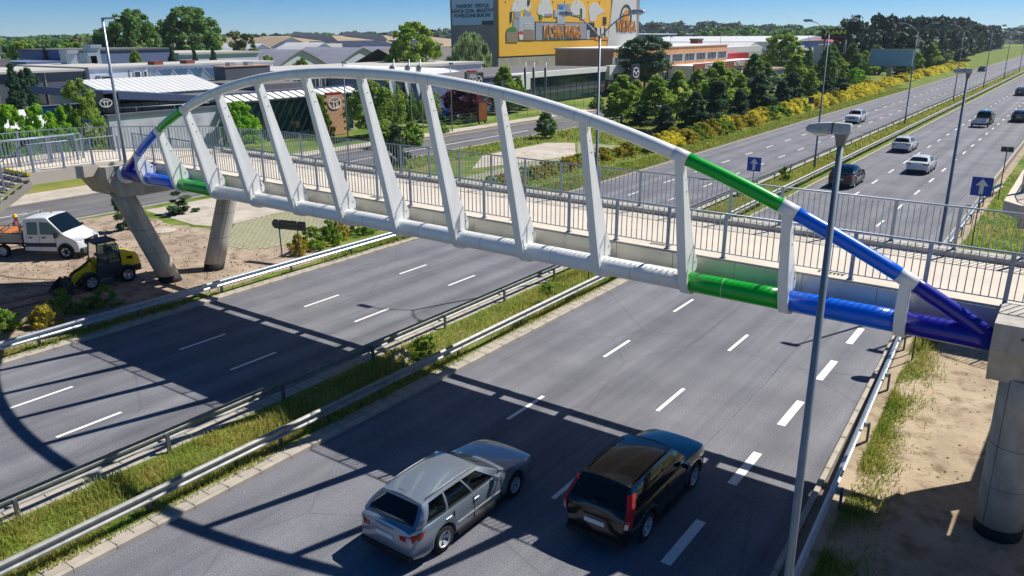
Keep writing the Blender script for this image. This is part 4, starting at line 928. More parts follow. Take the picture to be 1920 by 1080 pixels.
for s in (1,-1): MB().cbox((s*.4,.36,2.12),(.12,.08,.1)).build('work_light', 'black_plastic', t); MB().tube([(s*.4,.55,1.25),(s*.62,.75,1.4)], .015, 5).cbox((s*.64,.76,1.42),(.14,.08,.14)).build('front_light', 'black_plastic', t)
# lift arm, cylinders and bucket
for s in (1,-1):
    MB().ext([(.42,1.35),(.3,1.1),(.55,.75),(1.2,.6),(1.55,.25),(1.72,.22),(1.7,.4),(1.35,.82),(.62,1.08),(.55,1.35)], s*.2-.05, s*.2+.05, 'x').build('lift_arm', 'loader_yellow', t)
    MB().tube([(s*.08,.5,.8),(s*.08,1.2,.7)], .045, 8).build('hydraulic_cylinder', 'black_steel', t)
MB().box(-.25,.25,.3,.6,.6,1.2).build('front_frame', 'loader_yellow', t)
MB().tube([(0,.55,1.25),(0,1.5,.75)], .05, 8).build('tilt_cylinder', 'black_steel', t); MB().box(-.3,.3,1.6,1.68,.15,.7).build('quick_hitch', 'black_steel', t)
bk = MB(); pr = [(1.70,.62),(1.66,.3),(1.74,.06),(2.35,.0),(2.36,.02),(1.8,.09),(1.72,.3),(1.75,.6)]
bk.ext(pr, -.72, .72, 'x'); bo = bk.build('bucket', 'bucket_steel', t)
for s in (1,-1): MB().ext([(1.68,.6),(1.66,.3),(1.75,.04),(2.3,.0),(1.95,.42)], s*.72-.015, s*.72+.015, 'x').build('bucket_side', 'bucket_steel', bo)
for i in range(7): MB().box(-.66+.21*i,-.60+.21*i,2.34,2.45,-.01,.02).build('bucket_tooth', 'bucket_steel', bo)

# ------------------------------------------------------------------ worker behind the truck
t = thing('person', 'worker in yellow helmet and orange vest standing behind the truck bed', 'person', (-47.95,18.25,.1), R_(-58.5))
mat('skin', 'c08a6a', .6); mat('vest', 'e8542a', .7); mat('work_blue', '27365c', .8, var=.1); mat('helmet', 'e3c21c', .4)
sk = bpy.data.meshes.new('body')
J = [(0,0,.98,.15),(0,.01,1.2,.145),(0,0,1.42,.16),(0,.01,1.53,.06),(0,.02,1.62,.085),(0,.02,1.72,.085),
     (.19,0,1.43,.065),(.27,.03,1.16,.05),(.26,.18,.98,.042),(.25,.25,.93,.04),(-.19,0,1.43,.065),(-.28,.02,1.16,.05),(-.27,.16,.97,.042),(-.26,.23,.92,.04),
     (.1,0,.9,.1),(.11,.02,.5,.075),(.11,-.01,.09,.055),(.12,.15,.04,.045),(-.1,0,.9,.1),(-.11,.0,.5,.075),(-.11,-.03,.09,.055),(-.12,.13,.04,.045)]
sk.from_pydata([j[:3] for j in J], [(0,1),(1,2),(2,3),(3,4),(4,5),(2,6),(6,7),(7,8),(8,9),(2,10),(10,11),(11,12),(12,13),(0,14),(14,15),(15,16),(16,17),(0,18),(18,19),(19,20),(20,21)], [])
sk.materials.append(M('work_blue')); bo = obj('body', sk, t); bo.modifiers.new('skin','SKIN'); bo.modifiers.new('sub','SUBSURF').levels = 1; bo.modifiers['sub'].render_levels = 2
lay = sk.skin_vertices[0].data if sk.skin_vertices else None
if lay:
    for v, j in zip(lay, J): v.radius = (j[3], j[3]*.8)
    lay[0].use_root = True
MB().lathe([(.05,1.5),(.085,1.56),(.1,1.65),(.1,1.73),(.09,1.78),(.001,1.8)], (0,.02,0), 14).build('head', 'skin', t)
MB().box(-.015,.015,.11,.14,1.62,1.67).build('nose', 'skin', t)
MB().lathe([(.14,1.70),(.145,1.715),(.118,1.725),(.115,1.79),(.085,1.85),(.001,1.87)], (0,.02,0), 16).build('helmet', 'helmet', t)
MB().loft([[(math.cos(a)*wx,.005+math.sin(a)*wy,z) for a in [6.283*k/14 for k in range(14)]] for z,wx,wy in ((.95,.19,.15),(1.15,.19,.145),(1.35,.215,.15),(1.46,.17,.12))], False, True).build('vest', 'vest', t)
for s in (1,-1): MB().lathe([(.001,-.06),(.035,-.05),(.04,0),(.03,.07),(.001,.08)], (s*.255,.26,.9), 8).build('glove', 'black_plastic', t)
# ------------------------------------------------------------------ buildings
mat('wall_white', 'd6d8de', .8, var=.08, vscale=.4); mat('wall_stain', 'd4d6e0', .85, col2='a9acba', vscale=.5); mat('wall_dark', '565c68', .8, var=.1, vscale=.3); mat('wall_blue', '66749c', .75, var=.1, vscale=.2)
mat('wall_grey', 'a6abb7', .8, var=.1, vscale=.3); mat('wall_lilac', 'c6cbdb', .8, var=.06, vscale=.2); mat('fascia_dark', '4c587a', .5, .2); mat('roof_grey', '6a686c', .9, var=.12, vscale=.2); mat('roof_pale', 'b9b7b2', .8, var=.1, vscale=.15)
mat('roof_shed', '8b8c9c', .8, var=.12, vscale=.1); mat('roof_white', 'cfd1d2', .6, var=.06, vscale=.3); mat('roof_beige', 'a1907a', .85, var=.12, vscale=.1); mat('roof_solar', '3d4356', .4, .1, var=.15, vscale=.2); mat('brick_orange', 'd79c6c', .85, var=.1, vscale=.6)
mat('brick_tan', 'c2977c', .85, var=.12, vscale=1.5); mat('brick_red', '8a4a3c', .85, var=.14, vscale=.8); mat('pane', '39474f', .08, 0, spec=.9, var=.3, vscale=.4); mat('frame_white', 'c9ccce', .6); mat('frame_dark', '2b3038', .5, .3)
mat('concrete_strip', '9d9a92', .9, var=.18, vscale=.5); mat('red_sheet', 'a8221f', .5); mat('logo_white', (.82,.83,.84), .4); mat('sign_dark', '22262c', .5); mat('sign_grey', '6f6a6c', .5, .2)
class Bd:
    def __init__(s, name, label, ox, oy, cat='building', group=None): s.t = thing(name, label, cat, (ox, oy, 0), group=group); s.o = (ox, oy)
    def box(s, nm, m, x0, x1, y0, y1, z0, z1, par=None): return MB().box(x0-s.o[0], x1-s.o[0], y0-s.o[1], y1-s.o[1], z0, z1).build(nm, m, par or s.t)
    def mb(s, nm, m, mb, par=None):
        mb.v = [(x-s.o[0], y-s.o[1], z) for x, y, z in mb.v]; return mb.build(nm, m, par or s.t)
    def wins(s, X, ys, w, z0, z1, nm='window', mull=2, par=None, side=1):
        """window frames with panes on a wall that faces +X (side=1)"""
        f = MB().box(-.04,.06,-w/2,w/2,z0,z0+.08).box(-.04,.06,-w/2,w/2,z1-.08,z1).box(-.04,.06,-w/2,-w/2+.08,z0+.08,z1-.08).box(-.04,.06,w/2-.08,w/2,z0+.08,z1-.08)
        for i in range(1, mull): y = -w/2+w*i/mull; f.box(-.03,.05,y-.04,y+.04,z0+.08,z1-.08)
        fm = f.mesh(nm, 'frame_white'); pm = MB().box(-.02,.02,-w/2+.08,w/2-.08,z0+.08,z1-.08).mesh('pane', 'pane')
        for y in ys: o = obj(nm, fm, par or s.t, (X-s.o[0], y-s.o[1], 0)); obj('pane', pm, o)
    def wins_y(s, Y, xs, w, z0, z1, par=None):
        f = MB().box(-w/2,w/2,-.06,.04,z0,z0+.08).box(-w/2,w/2,-.06,.04,z1-.08,z1).box(-w/2,-w/2+.08,-.06,.04,z0+.08,z1-.08).box(w/2-.08,w/2,-.06,.04,z0+.08,z1-.08)
        fm = f.mesh('window', 'frame_white'); pm = MB().box(-w/2+.08,w/2-.08,-.02,.02,z0+.08,z1-.08).mesh('pane', 'pane')
        for x in xs: o = obj('window', fm, par or s.t, (x-s.o[0], Y-s.o[1], 0)); obj('pane', pm, o)
    def curtain(s, X, y0, y1, z0, z1, n, rows=1, m='glass_teal'):
        """glazed front facing +X: panes one by one between mullions"""
        w = (y1-y0)/n; h = (z1-z0)/rows
        pm = MB().box(-.03,.03,.04,w-.04,.04,h-.04).mesh('glass_pane', m)
        for i in range(n):
            for k in range(rows): obj('glass_pane', pm, s.t, (X-s.o[0], y0+i*w-s.o[1], z0+k*h), (0,0,random.uniform(-.012,.012)))
        mm = MB().box(-.06,.07,-.04,.04,z0,z1).mesh('mullion', 'frame_dark')
        for i in range(n+1): obj('mullion', mm, s.t, (X-s.o[0], y0+i*w-s.o[1], 0))
        for k in range(rows+1): s.box('transom', 'frame_dark', X-.05, X+.06, y0, y1, z0+k*h-.035, z0+k*h+.035)
def emblem(parent, kind, loc, R, m='logo_white', rz=math.pi/2):
    """ring emblems facing local -Y, turned by rz"""
    e = obj('emblem', None, parent, loc, (0,0,rz))
    def ell(a, b, cz=0, w=.1): 
        q = MB(); n = 28
        q.loft([[(math.cos(6.2832*i/n)*(a-d), yy_, cz+math.sin(6.2832*i/n)*(b-d)) for d, yy_ in ((0,0),(0,-.05),(w*R,-.05),(w*R,0))] for i in range(n+1)], False, False)
        q.build('emblem_ring', m, e)
    if kind == 't': ell(R, R*.68, 0, .12); ell(R*.32, R*.62, 0, .1); ell(R*.68, R*.26, R*.36, .1)
    else:
        ell(R, R*.8, 0, .12)
        for s in (1,-1): MB().ext([(s*R*.88,R*.12),(s*R*.5,R*.34),(0,-R*.12),(0,-R*.34),(s*R*.4,R*.08)][::s], -.05, 0, 'y').build('emblem_wing', m, e)
    return e

# --- left: glazed car showroom with louvre canopy
b = Bd('car_showroom', 'low glazed car showroom with white louvre canopy behind the left half of the bridge', -85, 60)
b.box('wall', 'wall_grey', -98, -75.4, 50.5, 69.5, 0, 4.6); b.box('roof', 'roof_grey', -98.2, -75.2, 50.3, 69.7, 4.6, 4.9)
b.curtain(-75.2, 51, 69, .25, 4.3, 8, 2)
for i in range(18):
    y = 50.3+i*1.07; b.mb('canopy_louvre', 'white_matt', MB().add([(-75.9,y,5.35),(-73.8,y,4.75),(-73.8,y+.8,4.75),(-75.9,y+.8,5.35),(-75.9,y,5.27),(-73.8,y,4.67),(-73.8,y+.8,4.67),(-75.9,y+.8,5.27)], [(0,1,2,3),(7,6,5,4),(0,4,5,1),(1,5,6,2),(2,6,7,3)]))
b.box('canopy_edge', 'fascia_dark', -76.2, -75.7, 50, 70, 5.0, 5.45)
b.box('roof_step', 'roof_grey', -97, -84, 62, 69.4, 4.9, 5.6)
# brick pylon
b = Bd('brick_pylon', 'tan brick pylon with round ring emblem beside the glazed showroom', -73, 64.3, 'pylon')
rows = 12
br_m = MB().bbox(0,.12,.008,.79,.008,.388,.006).mesh('brick_course', 'brick_tan')
b.box('core', 'joint', -73.3, -72.95, 62.6, 66.0, 0, 4.75)
for k in range(rows):
    for i in range(5):
        y = 62.62+i*.8-(.4 if k % 2 else 0)
        if y < 62.55: continue
        if y+.8 > 66.1: continue
        obj('brick_course', br_m, b.t, (-72.95+73, y-64.3, k*.395))
b.box('red_band', 'red_sheet', -73.32, -72.8, 63.2, 65.4, 4.75, 4.95)
emblem(b.t, 't', (.2,-.1,3.7), 1.0)
# left wing with stained wall and tilted dark roof edge
b = Bd('showroom_wing', 'white stained showroom wing with tilted dark roof edge behind the left landing', -84, 45)
b.box('wall', 'wall_stain', -92, -74.6, 38.0, 49.8, 0, 4.1); b.box('wall_coping', 'wall_dark', -92.1, -74.5, 37.9, 49.9, 4.1, 4.4)
b.mb('tilted_fascia', 'fascia_dark', MB().add([(-75.2,38.2,6.6),(-75.2,50.2,5.3),(-75.2,50.2,4.75),(-75.2,38.2,5.85),(-90,38.2,6.6),(-90,50.2,5.3),(-90,50.2,4.75),(-90,38.2,5.85)], [(0,3,2,1),(4,5,6,7),(0,1,5,4),(3,7,6,2),(0,4,7,3),(1,2,6,5)]))
b.curtain(-76.2, 38.6, 49.8, 4.4, 5.2, 6, 1)
b.mb('balustrade', 'steel', MB().tube([(-74.9,39,4.95),(-74.9,49,4.75)], .05, 6).tube([(-74.9,41,4.4),(-74.9,41,4.9)], .04, 6).tube([(-74.9,45,4.4),(-74.9,45,4.85)], .04, 6))
sg = b.box('sign_box', 'sign_dark', -75.6, -75.2, 36.4, 39.6, 4.7, 6.3); emblem(b.t, 't', (9.0,-6.8,5.5), .6)
b.box('entrance_wall', 'wall_white', -78, -75.5, 34.6, 38.0, 0, 3.8); b.box('roller_door', 'frame_dark', -75.5, -75.44, 35.6, 37.6, 0, 3.0)
# white gabled hall
b = Bd('gabled_hall', 'white hall with pale ribbed gabled roof behind the stained showroom wing', -97, 52)
b.box('wall', 'wall_white', -102, -88.4, 45.9, 59.6, 0, 5.2)
b.mb('gable', 'wall_white', MB().add([(-88.4,45.85,5.2),(-102,45.85,5.2),(-95,45.85,6.6)], [(0,1,2)]))
b.mb('roof', 'roof_white', MB().add([(-87.9,45.5,5.2),(-95,45.5,6.7),(-95,60.1,6.7),(-87.9,60.1,5.2),(-102.4,45.5,5.1),(-102.4,60.1,5.1)], [(0,3,2,1),(1,2,5,4)]))
rib = MB().add([(0,-.05,0),(0,.05,0),(-7.1,.05,1.5),(-7.1,-.05,1.5),(0,0,.035),(-7.1,0,1.535)], [(0,4,5,3),(4,1,2,5)]).mesh('roof_rib', 'white_matt')
for i in range(18): obj('roof_rib', rib, b.t, (-87.9+97, 45.9+i*.82-52, 5.21))
b2 = Bd('low_shed', 'low white shed with pale pitched roof at the foot of the gabled hall', -86, 37)
b2.box('wall', 'wall_white', -92, -80, 31, 42, 0, 3.2); b2.mb('roof', 'roof_white', MB().add([(-79.6,30.6,3.1),(-86,30.6,4.6),(-86,42.3,4.6),(-79.6,42.3,3.1),(-92.4,30.6,3.1),(-92.4,42.3,3.1)], [(0,3,2,1),(1,2,5,4)]))
b2.mb('gable', 'wall_white', MB().add([(-80,30.95,3.2),(-92,30.95,3.2),(-86,30.95,4.5)], [(0,1,2)])); b2.box('roller_door', 'frame_dark', -79.99, -79.93, 34, 37.5, 0, 2.6)
# dark hall with flat roof, vents and pale end block
b = Bd('dark_hall', 'long dark grey hall with flat pale roof and metal vents at the left', -118, 40)
b.box('wall', 'wall_dark', -132, -105, 12, 51.2, 0, 7.3); b.box('roof', 'roof_pale', -132.4, -104.6, 11.6, 51.4, 7.3, 7.55)
for y in (17,23,29,35,41,46.5): b.box('wall_seam', 'galv_old', -104.98, -104.9, y-.08, y+.08, 0, 7.3)
b.wins(-104.95, [31.5,40.3], 3.6, .8, 3.6, mull=4); b.box('hall_door', 'frame_dark', -105, -104.92, 43.5, 46.5, 0, 3.6)
b.box('roof_hump', 'roof_grey', -131, -122, 18, 50, 7.55, 8.6)
for i, (y, h) in enumerate(((at(119,108,X=-120).y,1.7),(at(157,108,X=-120).y,1.3),(at(165,108,X=-120).y,2.4))):
    v = b.box('vent_stack', 'galv', -121, -119.2, y, y+1.5, 7.5, 7.5+h); b.mb('vent_hood', 'galv', MB().ext([(-119.2,7.5+h),(-118.4,7.5+h-.7),(-118.4,7.5+h+.1),(-119.2,7.5+h+.5),(-121,7.5+h+.5),(-121,7.5+h)], y, y+1.5, 'y') if 0 else MB().box(-121,-118.6,y-.05,y+1.55,7.5+h,7.5+h+.45), v)
b = Bd('pale_block', 'pale panelled block joined to the dark hall, under the pier lamp post', -112, 58)
b.box('wall', 'wall_lilac', -124, -104.2, 51.6, 59.4, 0, 7.5); b.box('roof', 'roof_pale', -124.2, -104, 51.5, 59.5, 7.5, 7.75)
for y in (54.2,56.8): b.box('panel_seam', 'wall_dark', -104.2, -104.15, y-.06, y+.06, 3, 7.2)
b.wins(-104.15, [57.9], .9, 5.8, 7.0, mull=1); b.box('vent_box', 'galv', -104.2, -103.1, 52.4, 53.9, 6.0, 6.7); b.box('vent_mouth', 'seam', -103.1, -103.05, 52.6, 53.7, 6.1, 6.55)
b.wins(-104.15, [59.0], .5, 5.8, 7.0, mull=1)
# workshop with five sawtooth skylights
b = Bd('skylight_workshop', 'workshop with a row of five glazed ridge skylights on its flat roof', -110, 68)
b.box('wall', 'wall_lilac', -124, -112, 59.6, 86, 0, 7.2); b.box('roof', 'roof_pale', -124.2, -111.8, 59.6, 86.2, 7.2, 7.45)
for i in range(5):
    y = 64.0-4.6+i*3.1; 
for i in range(5):
    y = 59.7+i*2.35
    s_ = MB().add([(-103.6,y,5.4),(-103.6,y+2.1,5.4),(-103.6,y+.6,7.0),(-109.5,y,5.4),(-109.5,y+2.1,5.4),(-109.5,y+.6,7.0)], [(0,1,2),(5,4,3),(1,4,5,2),(2,5,3,0)])
    sk_ = b.mb('skylight', 'glass_pale' if 'glass_pale' in MATS else mat('glass_pale','8fa3b3',.15,0,spec=.8), s_)
    for q in range(6): MB().tube([(-103.6-q*1.16+110,y+2.1-68,5.43),(-103.6-q*1.16+110,y+.6-68,7.04)], .05, 4).build('glazing_bar', 'frame_white', sk_)
b.box('roof_edge', 'brick_red', -114, -112.2, 65.2, 66.6, 7.45, 7.95); b.box('roof_edge', 'brick_red', -114, -112.2, 70.4, 71.8, 7.45, 7.95)
b = Bd('low_annex', 'flat roofed annex under the ridge skylights, partly hidden by the arch', -104, 64)
b.box('wall', 'wall_grey', -111.7, -103, 59.6, 76, 0, 5.1); b.box('roof', 'roof_pale', -111.7, -102.8, 59.6, 76.2, 5.1, 5.38)
# dark block on the arch shoulder, long low office behind the showroom
b = Bd('slate_block', 'slate grey windowless block above the left shoulder of the arch', -106, 80)
b.box('wall', 'wall_dark', -102.7, -100, 68.5, 76.2, 0, 7.2); b.box('coping', 'brick_tan', -102.8, -99.9, 68.4, 76.3, 7.2, 7.32)
for x, y in ((-101.4,70.5),(-101.4,73.5)): b.box('roof_unit', 'galv', x-.5, x+.5, y-.5, y+.5, 7.32, 7.8)
b = Bd('long_office', 'long flat roofed white office behind the top of the arch', -104, 103)
b.box('wall', 'wall_white', -114, -96, 76.4, 122, 0, 6.0); b.box('roof', 'roof_pale', -114.3, -95.7, 76.3, 122.3, 6.0, 6.4); b.wins(-95.95, [78+2.7*i for i in range(14)], 2.3, 3.6, 5.2, mull=3); b.box('blue_door', 'sign_blue', -96, -95.93, 92, 95, .2, 3.2)
b = Bd('white_hall', 'hall with wide white low roof behind the flagpoles', -102, 108)
b.box('wall', 'wall_blue', -94, -88, 87, 110, 0, 4.4); b.mb('roof', 'roof_white', MB().add([(-87.5,86.5,5.3),(-87.5,110.5,4.5),(-95.5,110.5,5.6),(-95.5,86.5,7.0)], [(0,1,2,3)]))
# blue grey blocks and warehouses farther back
b = Bd('blue_block', 'large blue grey flat block before the tall left trees', -160, 85)
b.box('wall', 'wall_blue', -172, -150, 72, 91, 0, 9.0); b.box('roof', 'roof_grey', -172.2, -149.8, 71.8, 91.2, 9.0, 9.3); b.box('low_wing', 'wall_blue', -165, -150.5, 64, 72, 0, 7.4)
b = Bd('lilac_block', 'pale lilac flat block right of the blue grey block', -160, 100)
b.box('wall', 'wall_lilac', -174, -148, 91.4, 110, 0, 7.9); b.box('roof', 'roof_pale', -174.3, -147.7, 91.2, 110.3, 7.9, 8.3); b.wins(-147.95, [95,103], 1.6, 4.5, 6, mull=1)
b = Bd('small_far_hall', 'small far white hall behind the left trees', -250, 82); b.box('wall', 'wall_lilac', -262, -245, 70, 98, 0, 7.5); b.box('roof', 'roof_grey', -262.5, -244.5, 69.5, 98.5, 7.5, 9.6); b.box('door', 'frame_dark', -245, -244.9, 84, 87, 0, 5.5)
b = Bd('blue_tarp_hall', 'hall with bright cyan roof at the left picture edge', -190, 52); b.box('wall', 'wall_grey', -205, -180, 30, 52.5, 0, 7.6); mat('cyan_sheet', '1aa3d0', .5); b.box('roof', 'cyan_sheet', -205.5, -179.5, 29.5, 53, 7.6, 9.0)
def barrel(name, label, X0, X1, y0, y1, zw, zr, wm, rm, n=10, group=None, win=False, solar=None):
    """gabled warehouse with curved roof, gable facing +X"""
    b = Bd(name, label, (X0+X1)/2, (y0+y1)/2, group=group); yc, hw_ = (y0+y1)/2, (y1-y0)/2
    pts = []
    for i in range(n+1):
        u = -1+2*i/n; pts.append((yc+u*hw_, zw+(zr-zw)*(.72*(1-abs(u))+.28*math.cos(u*1.5708))))
    b.mb('wall', wm, MB().ext([(y0,0),(y1,0)]+pts[::-1], X0, X1, 'x'))
    r = MB()
    for i in range(n): (ya,za),(yb,zb) = pts[i], pts[i+1]; r.add([(X0-.4,ya,za+.05),(X1+.5,ya,za+.05),(X1+.5,yb,zb+.05),(X0-.4,yb,zb+.05),(X0-.4,ya,za+.3),(X1+.5,ya,za+.3),(X1+.5,yb,zb+.3),(X0-.4,yb,zb+.3)], [(0,3,2,1),(4,5,6,7),(1,2,6,5),(0,4,7,3)])
    b.mb('roof', rm, r)
    if win: b.box('gate', 'frame_dark', X1, X1+.06, yc-2.5, yc+2.5, 0, zw*.8)
    return b
g_ = 'beige roofed warehouses'
for i, (lab, y0) in enumerate((('first beige roofed warehouse from the left with pale blue gable', 132),('second beige roofed warehouse with pale blue gable and white stair block', 168))):
    b = barrel('warehouse', lab, -275, -230, y0, y0+34, 4.0, 10.6, 'wall_lilac', 'roof_beige', group=g_, win=True)
b.box('stair_block', 'white_matt', -230, -226, 197, 205, 0, 8.5)
b = Bd('long_warehouse', 'long beige roofed warehouse with dark solar panels and black roof lanterns', -262, 225, group=g_)
b.box('wall', 'wall_grey', -285, -238, 203, 290, 0, 6.5)
b.mb('roof', 'roof_beige', MB().add([(-236,202,6.3),(-236,292,6.3),(-248,292,9.3),(-248,202,9.3),(-270,292,11.2),(-270,202,11.2)], [(0,1,2,3),(3,2,4,5)]))
sp = MB().add([(0,0,0),(0,6.2,0),(-8.6,6.2,2.15),(-8.6,0,2.15),(0,0,.15),(0,6.2,.15),(-8.6,6.2,2.3),(-8.6,0,2.3)], [(4,5,6,7),(0,1,5,4),(1,2,6,5),(3,0,4,7)]).mesh('solar_panel', 'roof_solar')
for i in range(10): obj('solar_panel', sp, b.t, (-238+262, 207+i*6.6+(3 if i > 5 else 0)-225, 6.95))
for y in (215,243,270): b.mb('roof_lantern', 'wall_dark', MB().add([(-246,y,9.2),(-246,y+6,9.2),(-246,y+3,11.2),(-268,y,11.3),(-268,y+6,11.3),(-268,y+3,13)], [(0,1,2),(1,4,5,2),(2,5,3,0),(5,4,3)]))
g_ = 'blue grey arched sheds'
barrel('shed', 'left blue grey arched shed below the beige warehouses', -205, -180, 138, 158, 2.6, 7.4, 'wall_lilac', 'roof_shed', group=g_)
barrel('shed', 'middle blue grey arched shed below the beige warehouses', -205, -180, 160, 182, 2.6, 7.6, 'wall_lilac', 'roof_shed', group=g_)
barrel('shed', 'right blue grey arched shed half behind the round tree', -205, -180, 184, 206, 2.6, 7.4, 'wall_lilac', 'roof_shed', group=g_)
for i, (lab, y) in enumerate((('left short shed with white curved roof behind the arched sheds',148),('right short shed with white curved roof behind the arched sheds',172))): barrel('shed', lab, -225, -207, y, y+15, 5, 8.9, 'wall_white', 'roof_white', group='white roofed sheds')
b = Bd('grey_roof_house', 'house with grey pitched roof behind the round tree', -150, 165); b.box('wall', 'wall_blue', -160, -142, 150, 176, 0, 4.4); b.mb('roof', 'roof_grey', MB().add([(-141.5,149,4.3),(-141.5,177,4.3),(-151,177,8),(-151,149,8),(-160.5,149,4.3),(-160.5,177,4.3)], [(0,1,2,3),(3,2,5,4)]))

# --- tall block with the painted advert
MX = -120
mat('mural_yellow', 'ecb53a', .7, var=.05, vscale=.08); mat('mural_white', 'cfcfcc', .7); mat('mural_grey', '8f98a5', .7); mat('mural_grey2', 'a9b0ba', .7); mat('mural_dark', '2b2c30', .7); mat('mural_brown', '8c7a6c', .7); mat('mural_green', '3f7a3a', .7); mat('mural_red', 'c2352c', .7); mat('mural_screen', '1d78c8', .6); mat('mural_lilac', '9a86b0', .7); mat('mural_orange', 'd98a1c', .7); mat('panel_blue', 'b4cdee', .6); mat('panel_teal', '17454f', .6); mat('wall_taupe', '8c868c', .85, var=.08, vscale=.3)
P0 = at(932,118,X=MX); P1 = at(1196,95,X=MX); PS = at(845,50,Y=P0.y)
b = Bd('advert_block', 'tall grey block with a huge yellow painted advert and a blue text panel', MX, P0.y)
b.box('wall', 'wall_taupe', PS.x, MX, P0.y, P1.y, 0, 27); b.box('concrete_base', 'concrete_strip', MX, MX+.4, P0.y, P1.y, 0, at(1000,106,X=MX).z)
def mz(x, y): q = at(x, y, X=MX); return (q.y, q.z)
def shp(m, pts, o, nm='painted_shape', par=None):
    poly = [mz(*p) for p in pts]; ar = sum(poly[i][0]*poly[(i+1)%len(poly)][1]-poly[(i+1)%len(poly)][0]*poly[i][1] for i in range(len(poly)))
    if ar < 0: poly = poly[::-1]
    return b.mb(nm, m, MB().ext(poly, MX+.1, MX+o, 'x'), par)
def rc(m, x0, y0, x1, y1, o, nm='painted_shape', par=None):
    k = -(x1-x0)*.045; return shp(m, [(x0,y1),(x1,y1+k),(x1,y0+k*.35),(x0,y0)], o, nm, par)
b.box('mural_field', 'mural_yellow', MX, MX+.5, P0.y+.3, mz(1140,97)[0], at(935,106,X=MX).z, 26.5)
mf = shp('mural_white', [(1134,97.5),(1190,94.5),(1190,-60),(1153,-60)], .62, 'mural_field')
# counter, crates, appliances, jackets
Z = lambda x,y: (850+x/5.333, y/5.333)
def S(m, pts, o, nm='painted_shape'): return shp(m, [Z(*p) for p in pts], o, nm)
S('mural_dark', [(630,405),(1395,395),(1395,385),(630,395)], .56); S('mural_dark', [(795,215),(1395,228),(1395,372),(795,405)], .55)
S('mural_grey', [(805,225),(1312,232),(1312,388),(805,402)], .62, 'painted_counter'); S('mural_grey2', [(1316,300),(1345,300),(1345,392),(1316,392)], .6)
S('mural_grey', [(578,190),(640,190),(640,330),(578,330)], .6); S('mural_grey2', [(636,165),(792,165),(792,400),(636,400)], .64); S('mural_grey', [(590,115),(652,115),(652,180),(590,180)], .62); S('mural_grey', [(690,118),(760,118),(760,165),(690,165)], .62)
S('mural_white', [(688,235),(755,235),(755,245),(688,245)], .7); S('mural_white', [(688,258),(755,258),(755,268),(688,268)], .7); S('mural_white', [(688,281),(755,281),(755,291),(688,291)], .7)
S('mural_brown', [(510,320),(625,320),(625,420),(512,420)], .66, 'painted_crate'); S('mural_brown', [(682,300),(785,300),(785,400),(682,400)], .68, 'painted_crate')
S('mural_green', [(512,320),(518,292),(550,270),(585,268),(612,290),(620,320)], .66); S('mural_white', [(632,345),(678,345),(670,398),(645,398)], .68); S('mural_red', [(630,345),(632,320),(650,308),(672,316),(678,345)], .69)
S('mural_grey', [(1030,38),(1142,38),(1142,125),(1030,125)], .62); S('mural_screen', [(1042,52),(1080,52),(1080,98),(1042,98)], .68); S('mural_grey2', [(990,95),(1096,95),(1096,170),(990,170)], .66); S('mural_grey2', [(1018,165),(1096,165),(1096,240),(1018,240)], .7)
for j in ([(560,115),(575,40),(610,0),(650,-30),(700,-30),(745,0),(760,60),(735,108),(715,115),(700,95),(650,115)], [(820,125),(830,60),(860,0),(900,-30),(945,0),(968,70),(975,125),(940,165),(850,165)], [(1150,90),(1165,40),(1195,10),(1230,5),(1275,30),(1290,60),(1300,80),(1290,150),(1170,150)], [(1335,100),(1350,55),(1390,25),(1420,30),(1440,60),(1480,95),(1500,120),(1470,130),(1420,160),(1400,215),(1350,215)]): S('mural_white', j, .58, 'painted_jacket')
S('mural_dark', [(552,120),(568,120),(562,225),(552,225)], .66); S('mural_dark', [(720,0),(748,0),(740,55),(722,60)], .66); S('mural_lilac', [(895,140),(968,135),(972,160),(900,162)], .66); S('mural_green', [(840,145),(870,150),(868,195),(845,190)], .66); S('mural_white', [(1250,85),(1300,85),(1300,190),(1255,190)], .66); S('mural_dark', [(1252,85),(1266,85),(1266,190),(1255,190)], .7); S('mural_dark', [(1482,170),(1512,170),(1512,245),(1482,245)], .66)
for x in (1400,1440,1485): S('mural_white', [(x+18,275),(x+45,275),(x+45,370),(x+18,370)], .66, 'painted_carton'); S('mural_dark', [(x,275),(x+17,275),(x+17,370),(x,370)], .65, 'painted_carton'); S('mural_orange', [(x,372),(x+45,372),(x+45,398),(x,398)], .65, 'painted_carton')
for i in range(9): x = 505+i*118; S('mural_dark', [(x,12),(x+4,12),(x-2,34),(x-6,34)], .6, 'painted_tick')
# lettering on the wall: local -Y of the letters turned to +X
def wall_text(txt, size, m, cx, cy, o, sx=1.0, par=None, bold=0):
    y, z = mz(cx, cy); return obj('lettering', text_mesh(txt, size, m, .04, bold, sx), par or b.t, (MX+o-MX, y-P0.y, z), (0,0,math.pi/2))
wall_text('KUCHNIA VIKINGA', 4.6, 'mural_white', 1051, 60.5, .72, .47, bold=.13); wall_text('KUCHNIA VIKINGA', 4.6, 'mural_orange', 1051, 60.5, .80, .47, bold=.03)
wall_text('WIKINGA', 4.6, 'mural_dark', 1170.5, 51, .72, .62, bold=.06); wall_text('WIKINGA', 4.6, 'mural_orange', 1170.5, 51, .80, .62)
